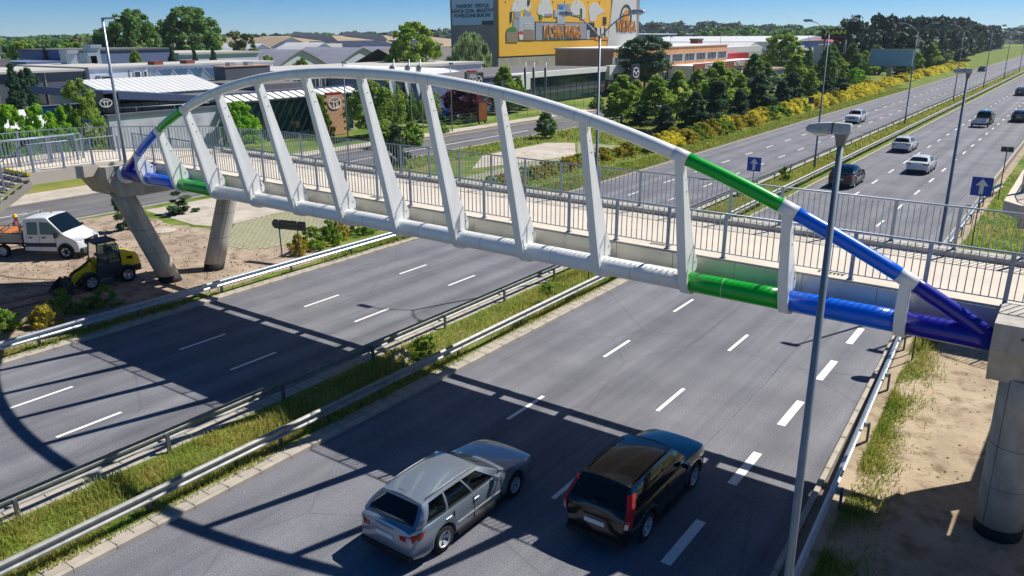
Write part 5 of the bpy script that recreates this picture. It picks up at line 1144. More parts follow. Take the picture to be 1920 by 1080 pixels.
# plain round emblem above the name
q = obj('emblem', None, b.t, (.7, mz(1170,32)[0]-P0.y, mz(1170,32)[1]), (0,0,math.pi/2))
MB().loft([[(math.cos(6.2832*i/24)*rr, yy_, math.sin(6.2832*i/24)*rr*1.0) for rr, yy_ in ((3.6,0),(3.6,-.06),(3.0,-.06),(3.0,0))] for i in range(25)], False, False).build('emblem_ring', 'mural_dark', q)
MB().ext([(-2,-1),(2,-1),(1.7,1.2),(0,2.3),(-1.7,1.2)], -.08, 0, 'y').build('emblem_shield', 'mural_orange', q)
# blue text panel on the side wall (faces -Y)
def sy(x, y): q = at(x, y, Y=P0.y); return (q.x, q.z)
x0, z1_ = sy(845,-40)[0], 24.0; x1, z0_ = sy(926,46)
tp = b.mb('text_panel', 'panel_blue', MB().box(x0+.4, x1, P0.y-.25, P0.y-.02, z0_, z1_))
for k, s_ in enumerate(('TRANSPORT - SPEDYCJA','AGENCJA CELNA - MAGAZYNY','POWIERZCHNIE BIUROWE')):
    q = at(885, 11.5+k*9, Y=P0.y-.3); obj('lettering', text_mesh(s_, 1.22, 'panel_teal', .02, .02, .78), tp, (q.x-MX, -.3, q.z))
q0, q1 = sy(905,46.5), sy(926,38.5); b.mb('phone_tab', 'panel_teal', MB().box(q0[0], q1[0], P0.y-.3, P0.y-.2, q0[1], q1[1]), tp)

# --- second car dealer with dark flags
b = Bd('glass_dealer', 'low car dealer with dark green glass front behind the right half of the arch', -82, 118)
b.box('wall', 'wall_blue', -98, -76.4, 84, 139, 0, 4.9); b.box('roof', 'roof_grey', -98.2, -76.2, 83.8, 139.2, 4.9, 5.1)
b.curtain(-76.2, 103, 137, .3, 4.4, 16, 2); b.box('white_fascia', 'white_matt', -76.6, -75.6, 102, 139.4, 4.45, 5.3)
b.box('white_frame', 'white_matt', -76.3, -75.3, 101.4, 108.4, 2.7, 5.2); s_ = b.box('logo_panel', 'sign_dark', -75.3, -75.15, 102.0, 105.6, 2.2, 5.0)
emblem(b.t, 'm', (7.0,-14.2,3.9), .95); o = obj('lettering', text_mesh('mazda', .95, 'logo_white', .02, .02, .9), b.t, (6.9,-14.2,2.6), (0,0,math.pi/2))
b.box('white_frame', 'white_matt', -76.3, -75.2, 134.5, 140.5, 2.9, 5.5); b.box('name_panel', 'sign_dark', -75.2, -75.05, 136, 141, 3.0, 3.9); obj('lettering', text_mesh('Rebelski', .8, 'logo_white', .02, .01, .9), b.t, (7.0,138.3-118,3.4), (0,0,math.pi/2))
b.box('name_panel', 'sign_dark', -76.3, -76.1, 93, 99, 2.8, 3.6)
b = Bd('brand_pylon', 'grey sign pylon with red top and ring emblem beside the dark red tree', -68, 84.2, 'pylon'); b.box('pylon_body', 'sign_grey', -68.3, -67.9, 83.0, 85.4, 0, 6.6); b.box('red_band', 'red_sheet', -68.32, -67.88, 83.5, 85.0, 6.6, 6.75); emblem(b.t, 't', (.15,0,5.75), .75)
b = Bd('brand_pylon', 'black sign pylon with wing emblem behind the grey pylon', -71, 89.2, 'pylon'); b.box('pylon_body', 'sign_dark', -71.3, -70.9, 88.2, 90.4, 0, 6.2); emblem(b.t, 'm', (.15,.1,5.2), .7)
p = at(1190,137,X=-66); b = Bd('brand_pylon', 'black square sign with wing emblem above the pine tree', p.x, p.y, 'pylon'); b.box('pylon_body', 'sign_dark', p.x-.2, p.x+.2, p.y-1.6, p.y+1.6, p.z-2.6, p.z+1.5); b.box('pylon_post', 'zinc_post', p.x-.15, p.x+.15, p.y-.2, p.y+.2, 0, p.z-2.6); emblem(b.t, 'm', (.25,0,p.z+.1), 1.1)
# flags
mat('flag_white', 'c9ced8', .8); mat('flag_dark', '4b4657', .8, var=.1)
translucent('flag_white', .4); translucent('flag_dark', .3)
def flag(label, px, ytop, X, group, m, fh, fw):
    p = at(px, ytop, X=X); t = thing('flagpole', label, 'flag', (p.x, p.y, 0), group=group)
    MB().tube([(0,0,0),(0,0,p.z)], [.07,.04], 8).build('pole', 'galv', t)
    f = MB(); n, k = 8, 10; vs = []
    for i in range(n+1):
        for j in range(k+1):
            u, v = i/n, j/k; vs.append((math.sin(u*7+v*2.5)*.14*u, -u*fw*(1-.35*v)*(.75+.25*math.sin(v*3)), p.z-.3-v*fh-u*fh*.22))
    f.add(vs, [(i*(k+1)+j,i*(k+1)+j+1,(i+1)*(k+1)+j+1,(i+1)*(k+1)+j) for i in range(n) for j in range(k)], True); fo = f.build('flag_cloth', m, t)
    if m == 'flag_white': emblem(fo, 't', (.3,-fw*.5,p.z-1.0), .4, 'sign_dark')
for i, (x, lab) in enumerate(((738,'left white dealer flag above the arch'),(767,'middle white dealer flag above the arch'),(788,'right white dealer flag above the arch'))): flag(lab, x, 111, -67, 'white dealer flags', 'flag_white', 3.4, 1.3)
for i, (x, lab) in enumerate(((986,'left dark hanging dealer flag'),(1002,'middle dark hanging dealer flag'),(1024,'right dark hanging dealer flag beside the logo panel'))): flag(lab, x, 117, -71, 'dark dealer flags', 'flag_dark', 4.2, .75)

# --- right: orange office, shops, halls
b = Bd('orange_office', 'two storey orange office block with white window bands', -88, 165)
OX = -80; ya, yb = at(1150,120,X=OX).y, at(1362,110,X=OX).y
b.box('wall', 'brick_orange', OX-14, OX, ya, yb, 0, 8.2); b.box('coping', 'white_matt', OX-14.2, OX+.2, ya-.2, yb+.2, 8.2, 8.45)
n = 9; st_w = (yb-ya)/n
b.wins(OX+.05, [ya+st_w*(i+.5) for i in range(n)], st_w*.78, 4.9, 6.7, mull=6); b.wins(OX+.05, [ya+st_w*(i+.5) for i in range(n)], st_w*.78, .8, 2.9, mull=4)
for i in range(n+1): b.box('pier_strip', 'wall_grey', OX, OX+.04, ya+st_w*i-.45, ya+st_w*i+.45, 4.9, 6.7)
b = Bd('shop_row', 'low shop row with red signboard with white letters right of the office', -74, 185)
sa, sb = at(1300,118,X=-74).y, at(1450,118,X=-74).y
b.box('wall', 'wall_white', -84, -74, sa, sb, 0, 4.2); b.box('signboard', 'brick_red', -74, -73.7, sa, sb, 3.0, 4.6)
for k, fr in enumerate((.17,.5,.83)): obj('lettering', text_mesh('ARTYKUŁY', 1.5, 'logo_white', .02, .02, 1.0), b.t, (.4, sa+(sb-sa)*fr-185, 3.8), (0,0,math.pi/2))
b.box('red_canopy', 'red_sheet', -88, -84, yb+2, sb+8, 4.2, 5.6); b.box('white_roof', 'roof_white', -96, -88, yb+1, sb+30, 5.6, 7.2); b.wins(-73.95, [sa+3+5*i for i in range(int((sb-sa)/5))], 3.4, .4, 2.7, mull=3)
ch = Bd('chimney', 'square red brick chimney behind the orange office', -96, 205, 'chimney'); q = at(1306,75,X=-96); ch.box('shaft', 'brick_red', -97.2, -94.8, q.y-1.6, q.y+1.6, 0, q.z); ch.box('cap', 'wall_dark', -97.4, -94.6, q.y-1.8, q.y+1.8, q.z, q.z+.4); ch.t.location
def far_hall(name, label, X, xa, xb, ytop, depth, wm, rm, eave=None, gable=False):
    p0, p1 = at(xa, ytop, X=X), at(xb, ytop, X=X); H_ = (p0.z+p1.z)/2; b = Bd(name, label, X, p0.y)
    e = eave or H_*.8
    b.box('wall', wm, X-depth, X, p0.y, p1.y, 0, e)
    if gable:
        ym = (p0.y+p1.y)/2; b.mb('roof', rm, MB().add([(X+.5,p0.y-.5,e),(X+.5,ym,H_),(X+.5,p1.y+.5,e),(X-depth,p0.y-.5,e),(X-depth,ym,H_),(X-depth,p1.y+.5,e)], [(0,1,4,3),(1,2,5,4),(0,2,1)]))
    else: b.mb('roof', rm, MB().add([(X+.5,p0.y-.5,e),(X+.5,p1.y+.5,e),(X-depth,p1.y+.5,H_),(X-depth,p0.y-.5,H_)], [(0,1,2,3)]))
    return b
b = far_hall('white_roof_hall', 'long low hall with white roof behind the orange office', -110, 1215, 1365, 80, 40, 'wall_grey', 'roof_white', 6.6)
b.wins(-109.9, [at(1228+13*i,92,X=-110).y for i in range(8)], 3, 4.4, 6, mull=1)
b = far_hall('navy_hall', 'dark navy hall with low roof beyond the white roofed hall', -170, 1245, 1360, 70, 50, 'p_navy', 'roof_pale', 9)
b = far_hall('grey_far_hall', 'grey hall far behind the navy hall', -260, 1240, 1330, 62, 60, 'wall_grey', 'wall_grey', 10)
b = far_hall('gabled_store', 'white gabled store with lettered front right of the office', -95, 1395, 1430, 79, 30, 'wall_white', 'roof_white', 6.0, True)
b.box('front_panel', 'wall_grey', -95, -94.8, at(1398,90,X=-95).y, at(1428,90,X=-95).y, 3.4, 5.6)
b = far_hall('grey_store', 'grey flat store behind the gabled store', -125, 1380, 1440, 76, 30, 'wall_grey', 'roof_grey', 8)
b = far_hall('big_white_hall', 'big white hall with low gable behind the tall trees', -90, 1485, 1565, 67, 60, 'wall_white', 'roof_white', 8.0, True)
b.box('dark_band', 'sign_blue', -90, -89.85, at(1510,78,X=-90).y, at(1534,78,X=-90).y, 6.0, 6.8); b.box('gate', 'frame_dark', -90, -89.9, at(1500,95,X=-90).y, at(1507,95,X=-90).y, 0, 5)
b = far_hall('red_roof_station', 'small white building with red roof left of the pine wood', -75, 1592, 1632, 71, 12, 'wall_white', 'red_sheet', 6.5)
for i, x in enumerate((1595,1608)): q = at(x,69,X=-70); t = thing('vent_pipe', ('left','right')[i]+' white standing pipe beside the red roofed building', 'pipe', (q.x,q.y,0), group='white standing pipes'); MB().tube([(0,0,0),(0,0,q.z)], .35, 8).build('shaft', 'white_matt', t); MB().lathe([(.5,0),(.5,.5),(.3,.6)], (0,0,q.z), 8).build('cap', 'white_matt', t)
q = at(1585,84,X=-64); t = thing('round_logo_sign', 'red sign with white ring left of the red roofed building', 'sign', (q.x,q.y,0)); MB().box(-.2,.2,-3,3,q.z-1.5,q.z+1.5).build('panel','red_sheet',t); MB().box(-.15,.15,-.2,.2,0,q.z-1.5).build('post','galv_old',t); emblem(t,'t',(.3,0,q.z),1.2)
b = Bd('wall_shelter', 'low grey shed with flat pale roof between the trees', -58, 140); q0, q1 = at(1437,138,X=-58), at(1470,134,X=-58); b.box('wall', 'wall_grey', -63, -58, q0.y, q1.y, 0, 3.4); b.box('roof', 'roof_beige', -63.4, -57.6, q0.y-.4, q1.y+.4, 3.4, 3.75)
b = Bd('brick_annex', 'low red brick annex below the painted advert', -112, 235); q0, q1 = at(1125,112,X=-112), at(1172,110,X=-112); b.box('wall', 'brick_red', -119.5, -112, q0.y, q1.y, 0, 5.6); b.box('roof', 'roof_beige', -119.6, -111.8, q0.y-.3, q1.y+.3, 5.6, 5.8); b.wins(-111.95, [q0.y+6+8*i for i in range(4)], 2.5, 1.5, 3.5, mull=2)
# water tower far away
q = at(825,58,X=-420); t = thing('water_tower', 'tiny pale water tower on the horizon left of the advert block', 'tower', (q.x,q.y,0)); MB().lathe([(.9,0),(.9,q.z-2),(2.2,q.z-1),(2.2,q.z+1.5),(.1,q.z+2)], n=12).build('shaft','wall_grey',t)
MB().lathe([(.5,q.z+1.9),(.5,q.z+2.6),(.1,q.z+2.8)], n=10).build('lantern','wall_grey',t)
# bus shelter sized poster stand, litter bin, road sign on the pavement
q = at(904,232,z=.1); t = thing('poster_stand', 'brown poster stand on the pavement beside the dark red tree', 'poster stand', (q.x,q.y,.1)); mat('poster','9a5a1e',.5,col2='5b2f12',vscale=3); MB().box(-.15,.15,-.9,.9,.3,2.9).build('frame','sign_dark',t); MB().box(.15,.17,-.8,.8,.45,2.75).build('poster','poster',t); MB().box(-.1,.1,-.7,-.6,0,.3).box(-.1,.1,.6,.7,0,.3).build('feet','sign_dark',t)
q = at(949,228,z=.1); t = thing('litter_bin', 'dark litter bin on the pavement across the service road', 'litter bin', (q.x,q.y,.1)); MB().lathe([(.2,0),(.26,.5),(.27,.9),(.24,.95)], n=14).build('bin_body','black_plastic',t); MB().lathe([(.28,.95),(.28,1.0),(.1,1.05)], n=14).build('lid','grey_plastic',t)
q = at(942,231,z=.1); t = thing('marker_post', 'grey post beside the litter bin', 'post', (q.x,q.y,.1)); MB().tube([(0,0,0),(0,0,3)], .04, 6).build('shaft','post_grey',t); MB().box(-.02,.02,-.3,.3,2.4,3.0).build('plate','sign_back',t)
# parked cars at the dealers
protos = []
def park(label, px, py, typ, pm, rz): q = at(px,py,z=.1); return car('car', label, 'car', (q.x,q.y,.05), rz, typ, pm, 'cars parked at the dealers', lite=True)
park('blue car parked behind the fence beside the dark red tree', 830, 222, 'suv', 'p_blue', -1.2); park('dark car parked left of the blue car at the dealer', 806, 226, 'sedan', 'p_black', -1.2); park('grey car parked behind the blue car at the dealer', 822, 211, 'hatch', 'p_grey', -1.2)
park('white car parked under the dark red tree', 868, 219, 'suv', 'p_white', -1.9); park('black car parked left among the dealer trees', 775, 226, 'wagon', 'p_black', -1.3); park('dark red car parked among the dealer trees', 762, 215, 'sedan', 'p_red', -1.3)
park('silver car parked behind the right arch before the dealer', 945, 207, 'suv', 'p_silver', -1.6); park('black car parked behind the right arch before the dealer', 968, 204, 'sedan', 'p_black', -1.6); park('white car parked behind the right arch before the dealer', 955, 200, 'hatch', 'p_white', -1.6)
park('white car parked before the glass dealer at its right end', 1128, 174, 'suv', 'p_white', -1.5); park('dark car parked before the glass dealer at its right end', 1138, 176, 'sedan', 'p_black', -1.5)
park('white car parked behind the left hedge at the picture edge', 14, 204, 'hatch', 'p_white', .3); park('navy car parked behind the left hedge at the picture edge', 45, 201, 'wagon', 'p_navy', .3); park('grey van like car parked behind the left hedge', 8, 186, 'suv', 'p_white', .3)
# fence in front of the dealer lot
t = thing('mesh_fence', 'thin green wire fence along the dealer car park', 'fence', (-66.2,70,0)); mat('fence_green','4f7f6a',.6,.2)
for i in range(20): MB().tube([(0,i*2.6-4,0),(0,i*2.6-4,1.5)], .035, 5).build('fence_post','fence_green',t)
for z in (.25,.65,1.05,1.45): MB().box(-.012,.012,-4,46,z-.012,z+.012).build('fence_wire','fence_green',t)
# ------------------------------------------------------------------ trees and shrubs
mat('bark', '5a4a3c', .9, var=.25, vscale=6); mat('bark_pine', '6b4a38', .9, var=.25, vscale=5)
def leafmat(n, c1, c2, f=.4, isl=.35, vs=.5):
    mat(n, c1, .6, spec=.25, col2=c2, vscale=vs, island=isl); translucent(n, f)
leafmat('leaf_maple', '6c9a3e', 'b6c552', .55); leafmat('leaf_lime', '72b02c', 'a6cc44', .5); leafmat('leaf_dark', '507c40', '84a455', .5); leafmat('leaf_pine', '3a5a40', '5e7d56', .4); leafmat('leaf_wood', '253c31', '3d5640', .25, .4, .12); leafmat('leaf_spruce', '365641', '527556', .3)
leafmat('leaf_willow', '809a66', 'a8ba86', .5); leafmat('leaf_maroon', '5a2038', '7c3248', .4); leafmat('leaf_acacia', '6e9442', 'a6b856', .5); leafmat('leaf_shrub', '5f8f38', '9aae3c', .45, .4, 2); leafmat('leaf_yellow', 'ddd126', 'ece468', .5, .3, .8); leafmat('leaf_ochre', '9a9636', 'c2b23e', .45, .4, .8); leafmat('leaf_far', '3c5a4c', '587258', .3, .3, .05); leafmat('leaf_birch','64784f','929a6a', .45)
def crown_pts(kind, rg, H, Rd, nc):
    """clump centres and radii inside the crown envelope (base of crown at z=0)"""
    if kind == 'spruce' or kind == 'pine':
        z = rg.random(nc)**(1.25 if kind == 'spruce' else .9); rad = Rd*(1-z)**(.9 if kind == 'spruce' else .55); rad = rad*(.45+.6*rg.random(nc))
        if kind == 'pine': rad *= .75+.35*np.sin(z*17+rg.random()*6)
    elif kind == 'cone':
        z = rg.random(nc); rad = Rd*np.where(z < .3, .72+.28*z/.3, ((1-z)/.7)**.75)*(.5+.55*rg.random(nc))
    elif kind == 'dome':
        z = rg.random(nc)**1.1; rad = Rd*np.sqrt(np.clip(1-z*z,0,1))*(.35+.7*rg.random(nc))
    else:
        z = rg.random(nc); rad = Rd*np.sqrt(np.clip(1-(2*z-.9)**2/1.25,0.02,1))*(.5+.55*rg.random(nc))
    a = rg.random(nc)*6.2832; rc = Rd*(.26 if kind in ('cone','round') else .2)*(70/max(nc,40))**.33*(.6+.8*rg.random(nc))*(np.clip(1.15-z*.6,.3,1))
    return np.stack([np.cos(a)*rad, np.sin(a)*rad, z*H*.96], 1), rc
def crown_mesh(name, m, kind, seed, H, Rd, nc, nl, ls, needle=False, droop=0):
    rg = np.random.default_rng(seed); C, rc = crown_pts(kind, rg, H, Rd, nc)
    ci = rg.integers(0, nc, nl); d = rg.normal(size=(nl,3)); d /= np.linalg.norm(d, axis=1)[:,None]
    rr = rc[ci]*(.35+.75*rg.random(nl)**.6); P = C[ci]+d*rr[:,None]*np.array([1,1,.75])
    if droop: P[:,2] -= droop*rg.random(nl)**2*np.linalg.norm(P[:,:2],axis=1)/Rd
    P[:,2] = np.maximum(P[:,2], .02)
    nrm = d*.8+rg.normal(size=(nl,3))*.5+np.array([0,0,.35]); nrm /= np.linalg.norm(nrm,axis=1)[:,None]
    t1 = np.cross(nrm, rg.normal(size=(nl,3))); t1 /= np.linalg.norm(t1,axis=1)[:,None]
    if droop: t1 = t1*.4+np.array([0,0,-1.0]); t1 /= np.linalg.norm(t1,axis=1)[:,None]
    t2 = np.cross(nrm, t1); s = ls*(.6+.8*rg.random(nl))[:,None]
    a, b_ = (1.0,.28) if needle or droop else (.8,.55)
    V = np.stack([P-t1*s*a, P+t2*s*b_-t1*s*.1, P+t1*s*a, P-t2*s*b_-t1*s*.1], 1).reshape(-1,3)
    F = np.arange(nl*4).reshape(-1,4)
    return npmesh(name, V, F, m)
def trunk_mesh(H, r, seed, bark='bark', zc=None, limbs=6, Rd=2):
    rg = random.Random(seed); m = MB(); k = 6
    m.tube([(rg.uniform(-.06,.06)*i, rg.uniform(-.06,.06)*i, H*i/k) for i in range(k+1)], [r*(1-.8*i/k) for i in range(k+1)], 8)
    for i in range(limbs):
        z = (zc or H*.3)+(H-(zc or H*.3))*(i+.3)/limbs*.8; a = rg.uniform(0,6.28); L = Rd*.75*(1-i/limbs*.5)
        m.tube([(0,0,z),(math.cos(a)*L*.5,math.sin(a)*L*.5,z+L*.3),(math.cos(a)*L,math.sin(a)*L,z+L*.5)], [r*.35,r*.22,.02], 5)
    return m.mesh('trunk', bark)
KIND = {}
def species(key, m, kind, H, Rd, base, nc, nl, ls, r=.14, bark='bark', seeds=(1,2,3), **k):
    """H total height, base = bare trunk below the crown"""
    KIND[key] = (H, Rd, base, [(crown_mesh('crown', m, kind, s*7+hash(key) % 1 + len(key), H-base, Rd, nc, nl, ls, **k), trunk_mesh(H*.85, r, s, bark, base, 6, Rd)) for s in seeds])
species('maple', 'leaf_maple', 'cone', 9, 2.6, 1.3, 120, 10000, .22)
species('darkleaf', 'leaf_dark', 'cone', 9, 2.5, 1.0, 120, 10000, .22)
species('round', 'leaf_maple', 'round', 12, 5, 1.8, 170, 13000, .34)
species('roundlime', 'leaf_lime', 'dome', 5, 3, .4, 170, 12000, .15)
species('bigdark', 'leaf_dark', 'round', 17, 7.5, 2, 220, 17000, .46, r=.35)
species('pine', 'leaf_pine', 'pine', 6.5, 2.1, .4, 90, 9000, .3, r=.1, bark='bark_pine', needle=True)
species('tallpine', 'leaf_pine', 'round', 13, 4.6, 3.0, 60, 9000, .5, r=.25, bark='bark_pine', needle=True, seeds=(1,2))
species('spruce', 'leaf_spruce', 'spruce', 8, 2.2, .3, 110, 9000, .32, r=.12, needle=True, seeds=(1,2))
species('willow', 'leaf_willow', 'round', 9, 5.5, .8, 90, 12000, .4, r=.3, droop=1.5, seeds=(1,))
species('maroon', 'leaf_maroon', 'round', 5.2, 2.8, .9, 120, 9000, .19, seeds=(1,))
species('acacia', 'leaf_acacia', 'round', 7.5, 3.2, 1.2, 95, 8000, .2, seeds=(1,2))
species('birch', 'leaf_birch', 'round', 10, 3.0, 1.5, 50, 5200, .34, seeds=(1,))
species('shrub', 'leaf_shrub', 'dome', 1.2, .8, .05, 34, 2200, .075, r=.02)
species('bush', 'leaf_shrub', 'dome', 2.2, 1.6, .1, 40, 3600, .14, r=.04)
species('yellow', 'leaf_yellow', 'dome', 1.7, 1.35, .05, 60, 3400, .1, r=.03)
species('ochre', 'leaf_ochre', 'dome', 1.5, 1.25, .05, 60, 3400, .09, r=.03)
species('sprig', 'leaf_pine', 'pine', 3.2, 1.15, .1, 26, 3400, .15, r=.05, bark='bark_pine', needle=True, seeds=(1,2))
NM = {'maple':'maple_tree','darkleaf':'broadleaf_tree','round':'round_tree','roundlime':'round_bush','bigdark':'large_tree','pine':'pine_tree','tallpine':'tall_pine','spruce':'spruce_tree','willow':'willow_tree','maroon':'red_leaved_tree','acacia':'feathery_tree','birch':'slender_tree','shrub':'shrub','bush':'bush','yellow':'yellow_bush','ochre':'ochre_bush','sprig':'young_pine'}
_tc = [0]
def tree(key, label, pos, H, wid=None, group=None, cat=None):
    h0, r0, base, ms = KIND[key]; i = _tc[0]; _tc[0] += 1; cm, tm = ms[i % len(ms)]
    s = H/h0; sw = (wid/(2*r0)) if wid else s
    t = thing(NM[key], label, cat or ('tree' if key not in ('shrub','bush','yellow','ochre','roundlime') else 'bush'), (pos[0], pos[1], .08), random.uniform(0,6.28), group)
    t.scale = (sw, sw, s)
    obj('trunk', tm, t); obj('crown', cm, t, (0,0,base)); return t
def ptree(key, label, x, yb, yt, wpx=None, X=None, group=None):
    """tree whose foot shows at photo point (x, yb), or stands on plane X; top at yt"""
    p = at(x, yb, z=.08) if X is None else at(x, yt, X=X)
    H = at(x, yt, X=p.x).z if X is None else p.z
    d = (Vector((p.x,p.y,0))-Vector((0,0,CAMH))).dot(FWD)
    return tree(key, label, (p.x, p.y), max(H,.5), wpx*d/FL if wpx else None, group)
random.seed(11)
WIDE = 1.28
ordn = ['first','second','third','fourth','fifth','sixth','seventh','eighth','ninth','tenth','eleventh','twelfth','thirteenth','fourteenth','fifteenth','sixteenth']
# broadleaf row right of the nearest median lamp
G = 'broadleaf trees between the service road and the yellow bushes'
for i, (k, x, yb, yt, w) in enumerate([('maple',1165,233,137,62),('maple',1228,232,140,58),('maple',1268,224,133,52),('maple',1342,208,112,62),('maple',1385,203,138,40),('darkleaf',1408,196,100,50),('maple',1487,172,100,40),('maple',1517,187,130,30),('darkleaf',1545,165,85,36),('maple',1572,160,108,34),('darkleaf',1592,152,82,46),('maple',1618,146,96,36),('darkleaf',1640,140,85,40),('maple',1716,138,98,24),('maple',1742,128,80,30),('maple',1768,118,82,26)]):
    ptree(k, ordn[i]+' broadleaf tree from the left in the row behind the yellow bushes', x, yb, yt, w*WIDE, group=G)
G = 'dark pines behind the yellow bushes'
for i, (x, yb, yt, w) in enumerate([(1198,236,195,40),(1246,258,198,46),(1302,242,172,56),(1340,232,150,60),(1384,222,168,44),(1420,212,138,56),(1462,205,150,44),(1484,196,136,46),(1546,185,142,40),(1575,176,145,40),(1690,143,118,30),(1760,126,98,36),(1800,116,92,34)]):
    ptree('pine', ordn[i]+' dark pine from the left behind the yellow bushes', x, yb, yt, w*WIDE, group=G)
ptree('maple', 'young tree with a thin bare trunk among the pines', 1510, 187, 150, 26); ptree('roundlime', 'pale green young willow beside the billboard post', 1602, 160, 128, 42); ptree('bush', 'rounded green tree right of the billboard', 1712, 136, 102, 34)
ptree('darkleaf', 'small tree with round crown on the grass behind the arch', 1024, 259, 203, 42); ptree('round', 'large dark round tree rising behind the broadleaf row', 1470, 150, 62, 74, X=-62); ptree('round', 'second large round tree right of the large dark round tree', 1505, 150, 92, 40, X=-60)
ptree('darkleaf', 'dark narrow tree left of the white hall gate', 1519, 150, 86, 26, X=-55); ptree('darkleaf', 'dark bushy tree under the dark signboard', 1563, 150, 82, 42, X=-58); ptree('round', 'round tree right of the dark signboard', 1600, 140, 74, 34, X=-62)
G = 'second row of trees behind the broadleaf row'
for i, (k, x, yt, w) in enumerate([('maple',1195,150,54),('darkleaf',1252,150,50),('maple',1310,128,52),('round',1368,128,52),('darkleaf',1440,118,50),('maple',1532,120,40),('round',1556,112,40),('maple',1606,108,40),('darkleaf',1632,100,40),('darkleaf',1660,96,44)]): ptree(k, ordn[i]+' tree from the left in the second row, half hidden by the broadleaf row', x, 0, yt, w, X=-51.5, group=G)
# trees round the dealers
ptree('tallpine', 'spreading pine left of the orange office below the painted advert', 1212, 150, 66, 92, X=-72); ptree('round', 'large round tree between the warehouses and the advert block', 772, 120, 40, 92, X=-108); ptree('willow', 'pale willow before the grey side of the advert block', 880, 130, 64, 84, X=-103)
ptree('maple', 'bright green tree before the blue dealer wall', 945, 190, 120, 58, X=-72); ptree('maple', 'small yellow green tree left of the dark flags', 972, 190, 142, 30, X=-71); ptree('maroon', 'dark red leaved tree behind the fence', 872, 222, 162, 78, X=-69.5)
ptree('acacia', 'light feathery tree before the brick pylon', 690, 262, 150, 84, X=-67.5); ptree('acacia', 'second feathery tree left of the white flags', 730, 262, 152, 58, X=-68); ptree('darkleaf', 'dark birch like tree below the white flags', 762, 250, 148, 40, X=-70); ptree('acacia', 'bright tree right of the white flags', 802, 235, 160, 40, X=-70)
ptree('acacia', 'loose feathery tree before the white gabled hall', 140, 240, 150, 70, X=-73); ptree('roundlime', 'bright lime round tree seen through the left hangers', 445, 246, 190, 76, X=-73); ptree('shrub', 'thin yellow green shrub before the showroom glass, left', 596, 256, 175, 26, X=-72); ptree('shrub', 'thin yellow green shrub before the showroom glass, right', 612, 256, 215, 26, X=-71.5)
G = 'clipped bright trees at the left picture edge'
ptree('roundlime', 'first bright clipped tree at the left picture edge', 10, 250, 196, 96, X=-72, group=G); ptree('roundlime', 'second bright clipped tree from the left picture edge', 66, 250, 197, 92, X=-72, group=G); ptree('roundlime', 'third bright clipped tree beside the feathery tree', 112, 246, 200, 70, X=-72.5, group=G)
ptree('spruce', 'dark spruce crown at the left picture edge before the dark hall', 18, 190, 118, 62, X=-96); ptree('tallpine', 'dark bushy tree beside the left spruce', 45, 190, 128, 40, X=-97)
G = 'spruces between the flat blocks'
for i, (x, yt, w) in enumerate([(320,85,34),(362,90,30),(398,88,34)]): ptree('spruce', ordn[i]+' dark spruce from the left before the lilac block', x, 120, yt, w, X=-140, group=G)
ptree('spruce', 'small spruce among the vents of the dark hall', 82, 110, 88, 26, X=-160); ptree('round', 'small bush like tree beside the roof vents', 252, 122, 94, 26, X=-128)
ptree('bigdark', 'huge dark tree rising left of the tallest left tree', 240, 90, 16, 92, X=-178); ptree('bigdark', 'tallest wide tree of the left background', 345, 90, 12, 128, X=-182); ptree('bigdark', 'lower tree left of the huge dark tree', 195, 90, 52, 62, X=-185); ptree('round', 'yellow green round tree of the far left background', 40, 110, 76, 56, X=-190); ptree('round', 'dark round tree behind the roof vents', 138, 110, 78, 54, X=-195)
ptree('birch', 'greyish slender tree before the beige warehouses', 455, 112, 60, 50, X=-190); ptree('bush', 'green bushes below the beige warehouses', 500, 118, 104, 34, X=-185); ptree('bush', 'dark green bush before the left arched shed', 565, 118, 108, 40, X=-150)
# shrubs along the service road under the arch
ptree('bush', 'round bush by the street lamp on the far pavement', 826, 250, 228, 22); ptree('bush', 'small bush right of the round bush on the far pavement', 838, 248, 240, 12)
ptree('pine', 'dark pine bush seen through the hangers', 745, 312, 232, 56); ptree('bush', 'bright green bush seen through the hangers', 772, 284, 232, 50, X=-58.5); ptree('bush', 'grey green bush left of the dark pine bush', 728, 286, 240, 50, X=-59); ptree('bush', 'left bush of the group before the brick pylon', 712, 282, 236, 40, X=-60)
ptree('bush', 'green bush below the painted advert at the street corner', 1120, 205, 178, 30, X=-63)
# young pines by the left pier
ptree('sprig', 'sparse young pine behind the leaning pier', 240, 432, 340, 62); ptree('sprig', 'low young pine right of the leaning pier', 336, 400, 358, 70)
# shrubs by the left guard rail
G = 'low shrubs along the left guard rail'
for i, (x, y, h, w) in enumerate([(-33.5,26.2,1.1,1.3),(-33.7,27.3,1.3,1.5),(-33.7,28.5,1.4,1.5),(-34.2,29.7,1.2,1.4),(-34.0,31.2,1.1,1.4),(-34.2,32.6,1.2,1.5),(-34.3,34.1,1.1,1.5),(-34.2,35.6,1.1,1.4),(-34.4,37.1,1.0,1.4)]): tree('shrub' if i % 3 else 'ochre', ordn[i]+' low shrub behind the arrow shaped sign, counted from the pier', (x,y), h, w, G)
for i, (x, y, h, w) in enumerate([(-33.7,11.6,1.1,1.5),(-33.3,13.0,.9,1.3),(-33.9,14.0,1.2,1.2),(-33.5,14.9,.7,1.0),(-33.7,15.7,1.0,1.1),(-33.5,10.4,.9,1.3),(-33.6,9.2,1.0,1.2)]): tree(('shrub','ochre','shrub','shrub','shrub','shrub','shrub')[i], ordn[i]+' low shrub on the sand below the loader, counted from the left guard rail bend', (x,y), h, w, 'low shrubs before the wheel loader')
G = 'brownish hedge before the grass paver field'
